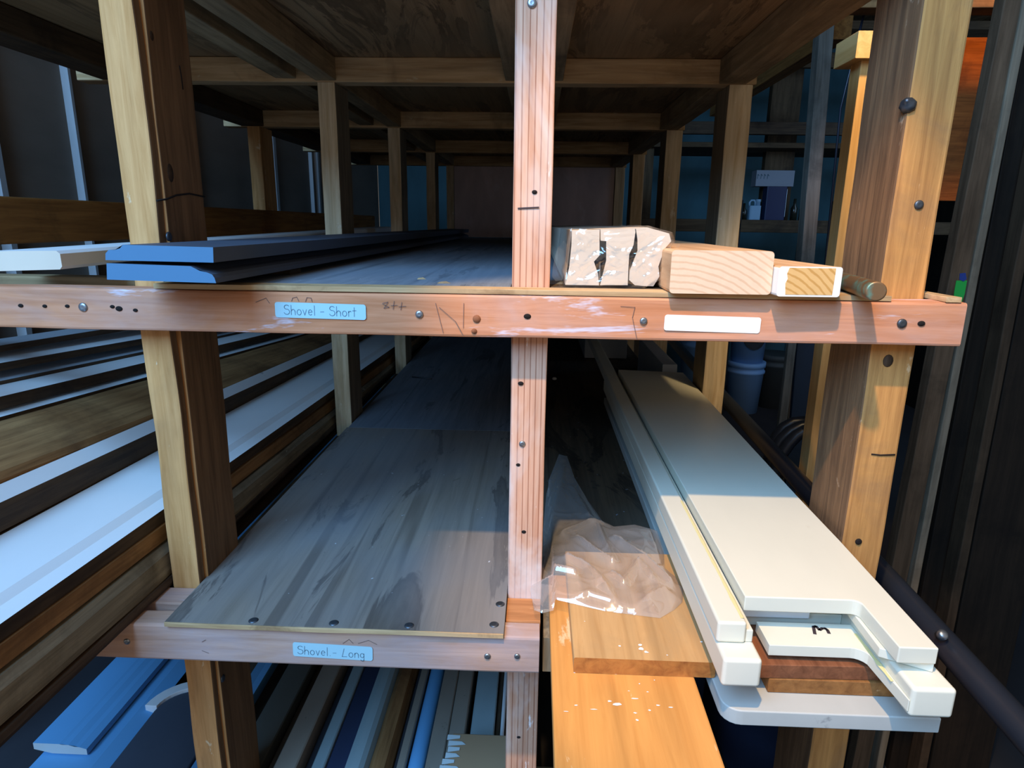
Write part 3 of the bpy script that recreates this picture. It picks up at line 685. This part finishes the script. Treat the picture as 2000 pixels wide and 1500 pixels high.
# cardboard box
bx = thing('cardboard_box', 'torn brown cardboard box on the bottom shelf beside the middle post', 'box', (-.10, .02, .44))
c1 = P(900, 1432, 'Z', .50); c2 = P(988, 1440, 'Z', .50)
tb('body', c1.x-.012, c2.x+.004, c1.y-.16, c1.y, .4485, .500, 'cardboard', bx, 'X', .002, .0006)
fl = []
bm = bmesh.new(); pts = [(c1.x-.014, .452)]
for i in range(13):
    y = c1.y-.006-.012*i
    a = bm.verts.new((c1.x-.020+.004*math.sin(i*.9), y, .502)); b = bm.verts.new((c1.x+.004*math.sin(i*1.3), y, .5012))
    c = bm.verts.new((c1.x+.004*math.sin(i*1.3)+(.007 if i % 2 else 0), y-.006, .5012)); d = bm.verts.new((c1.x-.020+.004*math.sin(i*.9), y-.011, .502))
    bm.faces.new((a, b, c, d))
me = bpy.data.meshes.new('torn_tape'); bm.to_mesh(me); bm.free()
link('torn_tape', me, ['paper_white'], Matrix(), bx)

# ------------------------------------------------------------------ lower right: planks, bag, white frames
ZP = .8225
o = prism('plank', rrect(.1500, .0180, .002), .47, ['orange_plank', 'orange_plank_edge'], Matrix.Translation((.1005, -.40, ZP+.0090)), None, .0003, 24, 1)
plank1 = tag(o, 'long orange varnished plank with paint specks, reaching out towards the camera', 'plank')
o = prism('plank', rrect(.1480, .0185, .002), .225, ['tan_plank', 'orange_plank_edge'], Matrix.Translation((.1225, -.123, ZP+.0184+.0093)), None, .0003, 24, 1)
tag(o, 'shorter tan plank lying on the orange plank, under the plastic bag', 'plank')
def specks(parent, px, z, seed):
    rnd = random.Random(seed); bm = bmesh.new()
    for x, y, r, el in px:
        p = P(x, y, 'Z', z); n = 7; a0 = rnd.random()*6
        bm.faces.new([bm.verts.new((p.x+.62*r*el*math.cos(a0+k*6.283/n)*rnd.uniform(.6, 1.2), p.y+.62*r*math.sin(a0+k*6.283/n)*rnd.uniform(.6, 1.2), z+.0004)) for k in range(n)])
    me = bpy.data.meshes.new('paint_specks'); bm.to_mesh(me); bm.free()
    o = link('paint_specks', me, ['label_white'], Matrix(), parent); o['kind'] = 'stuff'; return o
specks(o, [(1210, 1262, .0022, 1.3), (1252, 1268, .0045, 1), (1262, 1274, .003, 1.4), (1250, 1260, .003, 1.2), (1370, 1254, .002, 1.4), (1142, 1214, .0012, 1), (1303, 1280, .0012, 1.5)], ZP+.0184+.0186, 3)
specks(plank1, [(1205, 1376, .0032, 2.6), (1190, 1370, .002, 2), (1240, 1365, .0018, 3), (1160, 1386, .0012, 5), (1106, 1390, .001, 4), (1125, 1378, .0012, 3), (1240, 1393, .0016, 2), (1245, 1407, .0024, 1.2), (1269, 1388, .0018, 1.4), (1285, 1378, .0016, 2), (1310, 1382, .0014, 3), (1249, 1336, .0013, 1), (1278, 1329, .001, 1), (1122, 1314, .0018, 1.2), (1203, 1317, .0013, 2), (1265, 1352, .0012, 1.5), (1228, 1350, .001, 2)], ZP+.0181, 5)
# grey bottom plank
def slab(name, pts, z0, z1, mats, label, cat, bev=.002, parent=None, group=None, top_mat=0):
    """plan outline (x,y) counter-clockwise, with eased edges"""
    bm = bmesh.new(); cx = sum(p[0] for p in pts)/len(pts); cy = min(p[1] for p in pts)
    vs = [bm.verts.new((x-cx, y-cy, 0)) for x, y in pts]; f = bm.faces.new(vs)
    r = bmesh.ops.extrude_face_region(bm, geom=[f])
    for v in [g for g in r['geom'] if isinstance(g, bmesh.types.BMVert)]: v.co.z = z1-z0
    bmesh.ops.recalc_face_normals(bm, faces=bm.faces)
    if bev: bmesh.ops.bevel(bm, geom=bm.edges[:], offset=bev, segments=3, profile=.5, affect='EDGES', clamp_overlap=True)
    for fc in bm.faces: fc.smooth = True
    me = bpy.data.meshes.new(name); bm.to_mesh(me); bm.free()
    o = link(name, me, mats, Matrix.Translation((cx, cy, z0)), parent)
    wn = o.modifiers.new('weighted_normals', 'WEIGHTED_NORMAL'); wn.weight = 100; wn.keep_sharp = False
    if label: tag(o, label, cat, group)
    return o
for fn in slab_later: fn()
def rc(cx, cy, r, a0, a1, n=5): return arc(cx, cy, r, r, a0, a1, n)
slab('plank', rc(.2120, -.150, .018, 180, 270) + [(.4030, -.168), (.4030, .022), (.386, .0225), (.386, 1.0), (.194, 1.0)], ZP+.0003, .8400, ['grey_plank'], 'grey white painted plank with a rounded corner, bottom of the right stack', 'plank', .0015)
slab('board', [(.2450, -.141), (.3800, -.141), (.3800, .9), (.2450, .9)], .8402, .8565, ['oak_brown'], 'lower brown board sandwiched in the right stack above the grey plank', 'board', .001)
slab('board', [(.2320, -.141), (.3560, -.138), (.3560, .9), (.2320, .9)], .8567, .8725, ['mahogany'], 'upper reddish brown board in the right stack under the white frames', 'board', .001)
GF = 'white frames stacked on the right'
# lower white frame: left leg, rebated right leg, cross bar with marker letter
fr = thing('white_frame', 'white painted frame with a marker letter on its cross bar, lower of two', 'frame', (.28, -.2, .873), GF)
slab('leg', [(.1855, -.176), (.2225, -.176), (.2225, .95), (.1855, .95)], .8727, .9035, ['white_paint'], None, None, .004, fr)
slab('leg', [(.3440, -.207), (.3835, -.207), (.3790, .020), (.3790, .95), (.3440, .95)], .8727, .9035, ['white_paint'], None, None, .004, fr)
cb = slab('cross_bar', [(.2440, -.134), (.325, -.134)] + rc(.325, -.148, .014, 90, 20, 4)[1:] + [(.3425, -.206), (.3437, -.206), (.3437, -.094), (.2440, -.094)], .8785, .8905, ['white_paint'], None, None, .0015, fr)
slab('panel', [(.2230, -.075), (.3437, -.075), (.3437, .95), (.2230, .95)], .8727, .8890, ['white_paint'], None, None, .0015, fr)
slab('rebate_strip', [(.2230, -.085), (.3040, -.085), (.3040, .9), (.2230, .9)], .8891, .9030, ['primer'], None, None, .0015, fr)
mk = [P(1360+a*.2133, 1120+b*.2133, 'Z', .8905) for a, b in ((1085, 555), (1072, 490), (1095, 485), (1128, 520), (1150, 505), (1180, 505), (1200, 520), (1215, 550))]
bm = bmesh.new()
for a, b in zip(mk, mk[1:]):
    d = (b-a).normalized(); n_ = Vector((-d.y, d.x, 0))*.0017; e_ = d*.0007
    bm.faces.new([bm.verts.new(Vector((q.x, q.y, .8908))) for q in (a-e_+n_, a-e_-n_, b+e_-n_, b+e_+n_)])
me = bpy.data.meshes.new('marker_letter'); bm.to_mesh(me); bm.free()
link('marker_letter', me, ['marker'], Matrix(), cb)
def glue(parent, pts, z, w):
    bm = bmesh.new(); prev = None
    for i, (x, y) in enumerate(pts):
        ww = w*(.6+.8*abs(noise.noise((x*80, y*60, 2))))
        a = bm.verts.new((x-ww, y, z)); b = bm.verts.new((x+ww*.6, y, z+.0006)); c = bm.verts.new((x+ww*1.2, y, z))
        if prev: bm.faces.new((prev[0], prev[1], b, a)); bm.faces.new((prev[1], prev[2], c, b))
        prev = (a, b, c)
    me = bpy.data.meshes.new('glue_bead'); bm.to_mesh(me); bm.free()
    return link('glue_bead', me, ['yellow_glue'], Matrix(), parent)
glue(cb, [(.3405, -.11-.006*i) for i in range(13)], .8906, .0022)
# upper white frame: wide panel with a long right leg, lower left leg in a step
fr2 = thing('white_frame', 'white painted frame with a wide panel and open notch, upper of two', 'frame', (.28, -.18, .9036), GF)
YU = -.187
slab('panel', [(.2225, -.112), (.330, -.112)] + rc(.330, -.120, .008, 90, 10, 4)[1:] + [(.3380, YU), (.3735, YU), (.3775, .020), (.3775, .15), (.3880, .93), (.2225, .95)], .9140, .9310, ['white_paint'], None, None, .0022, fr2)
slab('rebate_strip', [(.3340, YU+.022), (.3735, YU+.002), (.3775, .14), (.3440, .14)], .9038, .9138, ['white_paint'], None, None, .001, fr2)
ll = slab('leg', [(.1845, -.152), (.2130, -.152), (.2130, 1.6), (.1845, 1.6)], .9038, .9270, ['white_paint'], None, None, .003, fr2)
slab('rebate_strip', [(.2132, -.149), (.2205, -.149), (.2205, 1.6), (.2132, 1.6)], .9038, .9170, ['white_paint'], None, None, .001, fr2)
glue(ll, [(.2100, -.145+.012*i) for i in range(24)], .9272, .0022)
o = slab('board', [(.1845, 1.62), (.340, 1.62), (.340, 2.65), (.1845, 2.65)], .8228, .9150, ['primer_dim'], 'long grey board pile continuing behind the white frames', 'board', .003)
o = tb('board', .345, .384, .985, 1.39, .8228, .940, 'primer_dim', None, 'Y', .002, 0)
tag(o, 'grey upright edge board just behind the upper white frame', 'board')
a_ = P(1294, 660, 'Y', 1.15); b_ = P(1338, 660, 'Y', 1.15)
o = tb('board', a_.x, a_.x+.062, 1.40, 1.415, .8228, 1.14, 'pale_grey', None, 'Z', .002, 0)
tag(o, 'pale upright board standing behind the white frames', 'board')

# plastic bag
def bag():
    out = [(1092, 880), (1108, 884), (1122, 925), (1148, 968), (1176, 1008), (1200, 1020), (1240, 1016), (1284, 1028), (1297, 1065), (1300, 1100), (1322, 1118), (1336, 1140), (1334, 1165), (1318, 1180), (1290, 1196), (1240, 1190), (1180, 1182), (1120, 1168), (1085, 1160), (1060, 1166), (1044, 1160), (1036, 1120), (1044, 1060), (1060, 1010), (1068, 940)]
    plan = [P(a, b, 'Z', .868) for a, b in out]
    plan = [Vector((max(p.x, .019) if p.y > .031 else p.x, p.y, 0)) for p in plan]
    def inside(x, y):
        c = False; n = len(plan)
        for i in range(n):
            a, b = plan[i], plan[i-1]
            if (a.y > y) != (b.y > y) and x < (b.x-a.x)*(y-a.y)/(b.y-a.y)+a.x: c = not c
        return c
    def edge(x, y):
        m = 9; q = Vector((x, y, 0))
        for i in range(len(plan)):
            a, b = plan[i], plan[i-1]; ab = b-a; t = max(0, min(1, (q-a).dot(ab)/max(ab.length_squared, 1e-9)))
            m = min(m, (q-a-ab*t).length)
        return m
    bm = bmesh.new()
    f = bm.faces.new([bm.verts.new(p) for p in plan]); bmesh.ops.recalc_face_normals(bm, faces=[f])
    bmesh.ops.triangulate(bm, faces=[f])
    for it in range(8):
        long = [e for e in bm.edges if e.calc_length() > .0042]
        if not long: break
        bmesh.ops.subdivide_edges(bm, edges=long, cuts=1)
        bmesh.ops.triangulate(bm, faces=[f for f in bm.faces if len(f.verts) > 3])
    bmesh.ops.beautify_fill(bm, faces=bm.faces, edges=bm.edges)
    def ridge(p, s, o): return 1-abs(noise.noise(Vector((p.x*s+o, p.y*s*.8, o))))*2
    folds = [[(1098, 1042), (1150, 1016), (1177, 1012)], [(1128, 1050), (1160, 1074), (1196, 1096)], [(1168, 1022), (1182, 1060), (1197, 1095)],
             [(1108, 1090), (1150, 1110), (1166, 1128), (1186, 1152), (1204, 1166), (1240, 1190)], [(1196, 1120), (1218, 1140), (1246, 1100)], [(1246, 1100), (1272, 1128)],
             [(1200, 1048), (1262, 1094), (1312, 1132)], [(1056, 1112), (1122, 1122)], [(1070, 1158), (1150, 1152), (1240, 1176), (1300, 1150)], [(1100, 900), (1085, 980), (1072, 1030), (1062, 1090)],
             [(1120, 940), (1150, 1000)], [(1270, 1030), (1285, 1070), (1296, 1100)]]
    fsegs = [(P(*a, 'Z', .874), P(*b, 'Z', .874)) for f in folds for a, b in zip(f, f[1:])]
    def crease(x, y):
        m = 9; q = Vector((x, y))
        for a, b in fsegs:
            a, b = a.xy, b.xy; ab = b-a; t = max(0, min(1, (q-a).dot(ab)/max(ab.length_squared, 1e-9)))
            m = min(m, (q-a-ab*t).length)
        return math.exp(-m/.0055)
    top = {}
    for v in bm.verts:
        e = edge(v.co.x, v.co.y); k = min(1, e/.028)
        q = Vector((v.co.x+.25*v.co.y, v.co.y*.8, 0))
        d1, c1 = noise.voronoi(q*15+Vector((noise.noise(q*30)*.5, noise.noise(q*30+Vector((9, 0, 0)))*.5, 0)))
        d2, c2 = noise.voronoi(q*52+Vector((3, noise.noise(q*60)*.6, 0)))
        r1 = 1-min(1, 1.6*(d1[1]-d1[0])); r2_ = 1-min(1, 2.6*(d2[1]-d2[0]))
        h = .007*math.sqrt(max(k, 0)) + k*(.012*crease(v.co.x, v.co.y) + .0022*r1**2.5 + .007*(.5+.5*noise.noise(q*12)))
        if v.co.y > .06: h *= max(.35, 1-(v.co.y-.06)*2.2)
        base = .8605 if -.123 < v.co.y < .47 and v.co.x > .045 else .845
        v.co.z = max(base, .8605 if v.co.x > .03 else .846)+h
    for f in bm.faces: f.smooth = True
    for e in bm.edges:
        if len(e.link_faces) == 2 and e.calc_face_angle(0) > 1.2: e.smooth = False
    me = bpy.data.meshes.new('plastic_bag'); bm.to_mesh(me); bm.free()
    return link('plastic_bag', me, ['bag_film'])
tag(bag(), 'crumpled clear plastic bag on the tan plank beside the middle post', 'plastic bag')
# small debris
o = tube('screw', [P(805, 736, 'Z', .838), P(825, 738, 'Z', .838), P(843, 740, 'Z', .838)], .0022, ['old_steel'], None, 8); tag(o, 'loose dark screw on the lower plywood shelf', 'screw')
for (cx_, cy_), w_, lab in (((824, 545), .011, 'pale splinter of wood on the middle shelf edge, nearer the sticker'), ((868, 553), .016, 'thin curled splinter on the middle shelf edge, nearer the middle post')):
    p = P(cx_, cy_, 'Z', 1.2305)
    o = prism('wood_chip', [(-w_*.5, 0), (w_*.5, 0), (w_*.2, .0022), (-w_*.3, .0016)], .006, ['ply_edge'], Matrix.Translation((p.x, p.y, 1.2301)) @ Matrix.Rotation(.3, 4, 'Z'))
    tag(o, lab, 'splinter', 'splinters on the middle shelf')
o = lathe('pebble', [(0, 0), (.006, .001), (.008, .004), (.005, .008), (0, .009)], ['label_white'], Matrix.Translation(P(1083, 742, 'Z', .8230))); tag(o, 'small white pebble on the dark lower shelf, right of the middle post', 'pebble')

# ------------------------------------------------------------------ right aisle
GL = 'timbers leaning at the right'
def lean(name, px_top, px_bot, wpx, Yt, Yb, mat, label, th=.03, cat='plank'):
    a, b = P(*px_top, 'Y', Yt), P(*px_bot, 'Y', Yb)
    a2, b2 = P(px_top[0]+wpx, px_top[1], 'Y', Yt), None
    w = (a2-a).length; d = (a-b).normalized()
    # extend down to the floor
    t = b.z/d.z; base = b-d*t; L = (a-base).length+.25
    x = Vector((1, 0, 0)); x = (x-d*x.dot(d)).normalized(); z = x.cross(d)
    m = Matrix(((x.x, d.x, z.x, 0), (x.y, d.y, z.y, 0), (x.z, d.z, z.z, 0), (0, 0, 0, 1)))
    m = Matrix.Translation(base+x*w/2-z*th/2) @ m
    o = prism(name, rrect(w, th, .002), L, [mat], m, None, .0008, 40)
    return tag(o, label, cat, GL)
p1 = lean('plank', (1940, 110), (1740, 1117), 42, .62, .60, 'lean_grey', 'first leaning grey plank beyond the right post, with a green and blue mark')
p2 = lean('plank', (1978, 110), (1785, 1117), 18, .615, .595, 'pale_strip', 'slim pale leaning strip right of the marked grey plank', .05)
p3 = lean('plank', (1996, 110), (1808, 1117), 70, .66, .64, 'lean_dark', 'dark brown leaning plank right of the slim pale strip')
p4 = lean('plank', (2062, 110), (1868, 1117), 22, .60, .58, 'lean_wood', 'narrow brown leaning strip in front of the dark planks', .04)
p5 = lean('plank', (2084, 110), (1890, 1117), 150, .64, .62, 'lean_dark', 'broad dark leaning plank at the right edge of the picture', .04)
def mark(parent, px, Y, mat, r=None):
    bm = bmesh.new(); vs = [bm.verts.new(P(a, b, 'Y', Y)) for a, b in px]; bm.faces.new(vs)
    g = bmesh.ops.extrude_face_region(bm, geom=bm.faces[:]); 
    for v in [q for q in g['geom'] if isinstance(q, bmesh.types.BMVert)]: v.co.y += .001
    bmesh.ops.recalc_face_normals(bm, faces=bm.faces)
    me = bpy.data.meshes.new('tape_mark'); bm.to_mesh(me); bm.free(); return link('tape_mark', me, [mat], Matrix(), parent)
mark(p1, [(1868, 548), (1889, 548), (1884, 575), (1878, 592), (1862, 592), (1864, 570)], .573, 'green')
mark(p1, [(1875, 534), (1886, 533), (1888, 545), (1882, 550), (1874, 546)], .572, 'blue_dot')
# tall pine piece lit by the aisle lamp
o = thing('pine_upright', 'bright pine upright with a block at its head behind the right post', 'upright', (.57, .55, 0))
a_, b_ = P(1675, 120, 'Y', .55), P(1652, 600, 'Y', .55)
tb('stud', .566, .606, .551, .59, 0, 1.5885, 'bright_pine', o, 'Z', .001, .0005)
tb('head_block', .548, .60, .535, .62, 1.5890, 1.632, 'bright_pine', o, 'Y', .001, .0005)
o = tb('panel', 1.10, 1.62, 1.22, 1.238, 1.38, 1.80, 'orange_panel', None, 'X', .001, 0); tag(o, 'rusty orange plywood panel fixed to the right wall shelving, lit by a lamp', 'panel')
# black tube lying along the aisle side of the rack
t0, t1 = P(1722, 1120, 'X', .50), P(2010, 1440, 'X', .50)
dd = (t1-t0).normalized()
o = tube('tube', [t0-dd*1.6, t0-dd*.8, t0, t1, t1+dd*.25], .0165, ['tube_blue'], None, 18); tag(o, 'long dark blue tube running beside the white frames at lower right', 'tube')
tp = P(1842, 1254, 'X', .490)
lathe('valve', [(.006, -.004), (.006, .004), (.0035, .006), (0, .006)], ['steel'], Matrix.Translation(tp+Vector((-.006, -.004, .012))) @ Matrix.Rotation(math.radians(40), 4, 'X'), o, 14)
# wall shelving at the back right
ws = thing('wall_shelving', 'dark timber shelving unit along the back wall beyond the rack, holding bottles', 'shelving', (1.3, 3.4, 0))
def shelf(y0, y1, z0, z1, x0=.62, x1=2.6, m='dark_beam', nm='shelf'): tb(nm, x0, x1, y0, y1, z0, z1, m, ws, 'X', .003, 0)
shelf(3.38, 3.42, 1.270, 1.345); shelf(3.43, 3.9, 1.320, 1.340, m='stock_dark')
shelf(3.38, 3.42, 1.835, 1.905, m='stock_dark'); shelf(3.38, 3.9, 1.76, 1.79, m='dark_beam')
shelf(3.38, 3.42, 2.20, 2.28); shelf(3.0, 3.38, 2.30, 2.34, m='dark_beam')
tb('post', 1.42, 1.60, 3.58, 3.64, 1.341, 2.34, 'dark_beam', ws, 'Z', .003, 0)
tb('post', 1.19, 1.25, 3.38, 3.44, 0, 1.46, 'bin_black', ws, 'Z', .003, 0)
tb('post', 2.05, 2.12, 3.43, 3.50, 0, 2.34, 'dark_beam', ws, 'Z', .003, 0)
tb('post', .64, .70, 3.43, 3.50, 0, 2.34, 'dark_beam', ws, 'Z', .003, 0)
tb('brace', 1.0, 1.06, 1.75, 3.37, 1.93, 2.02, 'wall_rail', ws, 'Y', .003, 0)
o = lean('post', (1597, 110), (1566, 490), 28, 1.62, 1.60, 'aisle_grey', 'weathered grey pole standing in the aisle left of the right post', .05, 'post')
o = tb('timber', .55, 1.25, .98, 1.04, 1.80, 1.88, 'stock_brown', None, 'X', .002, .001); tag(o, 'brown timber crossing high behind the right post', 'timber')
tb('hanger', 1.18, 1.24, .98, 1.04, 1.881, 2.598, 'stock_brown', o, 'Z', .002, 0); tb('hanger', .56, .62, .98, 1.04, 1.881, 2.598, 'stock_brown', o, 'Z', .002, 0)
# things on the back shelf
ZS = 1.3455
jc = P(1471, 425, 'Y', 3.5)
jug = thing('jug', 'small pale plastic jug with a loop handle on the back shelf', 'jug', (jc.x, 3.5, ZS))
tb('body', jc.x-.036, jc.x+.036, 3.47, 3.53, ZS, ZS+.085, 'jug_white', jug, 'Z', .012, 0)
tube('handle', [(jc.x-.030, 3.5, ZS+.083), (jc.x-.032, 3.5, ZS+.105), (jc.x-.022, 3.5, ZS+.118), (jc.x-.004, 3.5, ZS+.118), (jc.x+.004, 3.5, ZS+.105), (jc.x+.004, 3.5, ZS+.083)], .006, ['jug_white'], jug, 10)
lathe('cap', [(.016, .083), (.015, .108), (.017, .109), (.017, .124), (0, .124)], ['jug_white'], Matrix.Translation((jc.x+.02, 3.5, ZS)), jug, 16)
cc = P(1509, 425, 'Y', 3.5)
can = thing('can', 'dark navy metal can on the back shelf beside the pale jug', 'can', (cc.x, 3.5, ZS))
tb('body', cc.x-.062, cc.x+.062, 3.47, 3.55, ZS, ZS+.200, 'can_navy', can, 'Z', .006, 0)
tb('seam', cc.x+.0585, cc.x+.0615, 3.4675, 3.4705, ZS+.02, ZS+.185, 'steel', can, 'Z', .0005, 0)
ct = P(1513, 352, 'Y', 3.47)
o = thing('carton', 'pale printed carton resting on top of the dark navy can', 'box', (ct.x, 3.49, ZS+.2005))
tb('body', ct.x-.115, ct.x+.115, 3.465, 3.555, ZS+.2005, ZS+.295, 'carton_grey', o, 'X', .002, 0)
scribble('print', o, [[(ct.x-.108+k*.020, ZS+.245), (ct.x-.106+k*.020, ZS+.27), (ct.x-.098+k*.02, ZS+.262)] for k in range(4)], 3.4640, .004, 'carton_text')
for px, h, r, lab in ((1548, .13, .020, 'dark glass bottle beside the navy can on the back shelf'), (1564, .12, .018, 'dark glass bottle hidden behind the weathered grey pole'), (1629, .20, .026, 'tall dark bottle right of the weathered grey pole'), (1450, .10, .022, 'small dark red jar at the left end of the back shelf')):
    c = P(px, 425, 'Y', 3.5)
    o = lathe('bottle', [(r, 0), (r, h*.55), (r*.45, h*.72), (r*.4, h), (0, h)], ['glass_dark'], Matrix.Translation((c.x, 3.49, ZS)), None, 18)
    tag(o, lab, 'bottle', 'bottles on the back shelf')
# buckets on the floor of the aisle
def bucket(px, py, Y, r, h, z, mat, label, black=False):
    c = P(px, py, 'Y', Y)
    b = thing('bucket', label, 'bucket', (c.x, Y, z), 'plastic buckets in the aisle')
    lathe('body', [(r*.86, 0), (r, h*.78), (r*1.06, h*.79), (r*1.06, h*.83), (r, h*.84), (r, h*.90), (r*1.07, h*.91), (r*1.07, h), (r*.98, h)], [mat], Matrix.Translation((c.x, Y, z)), b, 36)
    if black:
        bm = bmesh.new()
        prof = arc(0, 0, .62, .105, 180, 360, 10)+[(.62, .06), (-.62, .06)]
        bm.faces.new([bm.verts.new((c.x+r*1.09*math.sin(a), Y-r*1.09*math.cos(a), z+h*.56+q)) for a, q in prof])
        me = bpy.data.meshes.new('label'); bm.to_mesh(me); bm.free(); link('label', me, ['bin_black'], Matrix(), b)
        scribble('print', b, [[(c.x-.05, z+h*.56+.01), (c.x+.03, z+h*.56+.005)], [(c.x-.02, z+h*.56-.03), (c.x+.04, z+h*.56-.035)]], Y-r*1.12, .012, 'bucket_daylit')
    return b
bucket(1452, 760, 3.85, .125, .37, 0, 'bucket_daylit', 'white plastic bucket, tinted blue for daylight, standing on the aisle floor, below another')
bucket(1452, 760, 3.85, .127, .37, .371, 'bucket_daylit', 'white bucket, tinted blue for daylight, with a black label stacked on another bucket', True)
bucket(1510, 760, 4.0, .13, .40, 0, 'bucket_dark', 'dark grey bucket right of the blue-tinted bucket stack')
bucket(1358, 720, 4.2, .12, .52, 0, 'bucket_daylit', 'pale bucket partly hidden by the second right post')
# tall things in the aisle behind the right post
o = lean('strip', (1538, 690), (1500, 1000), 16, 1.25, 1.25, 'aisle_grey', 'narrow grey strip standing in the aisle beside the hose coil', .02, 'strip')
o = lean('panel', (1556, 690), (1530, 1000), 34, 1.45, 1.45, 'tarp_blue', 'dark blue panel standing in the aisle behind the narrow grey strip', .02, 'panel')
hc = P(1580, 930, 'Y', 1.0)
hs = thing('hose_coil', 'black hose coil with a green clip hanging behind the right post', 'hose', (hc.x, 1.0, hc.z))
tube('hose', [(hc.x+.085*math.cos(a*.3)+.004*math.sin(a), 1.0+.006*a*.3, hc.z+.135*math.sin(a*.3)) for a in range(0, 64)], .016, ['hose_black'], hs, 10)
g0 = P(1588, 818, 'Y', .965)
tb('clip', g0.x-.012, g0.x+.012, .955, .98, g0.z-.008, g0.z+.008, 'green', hs, 'X', .003, 0)
tube('hanger', [(hc.x, 1.02, hc.z+.13), (hc.x, 1.05, hc.z+.3), (hc.x, 1.10, 1.60), (hc.x, 1.03, 1.83)], .003, ['hose_black'], hs, 8)
# things low at the right
o = thing('bin', 'dark blue plastic bin under the white frames at the lower right', 'bin', (.34, .5, 0))
lathe('body', [(.11, 0), (.13, .40), (.14, .405), (.14, .43), (.12, .43), (.10, .02), (0, .02)], ['tarp_blue'], Matrix.Translation((.27, .55, 0)), o, 30)
o = tb('panel', .50, .53, .25, .9, 0, .46, 'navy', None, 'Y', .003, 0); tag(o, 'dark navy board standing on edge on the floor at lower right', 'board')
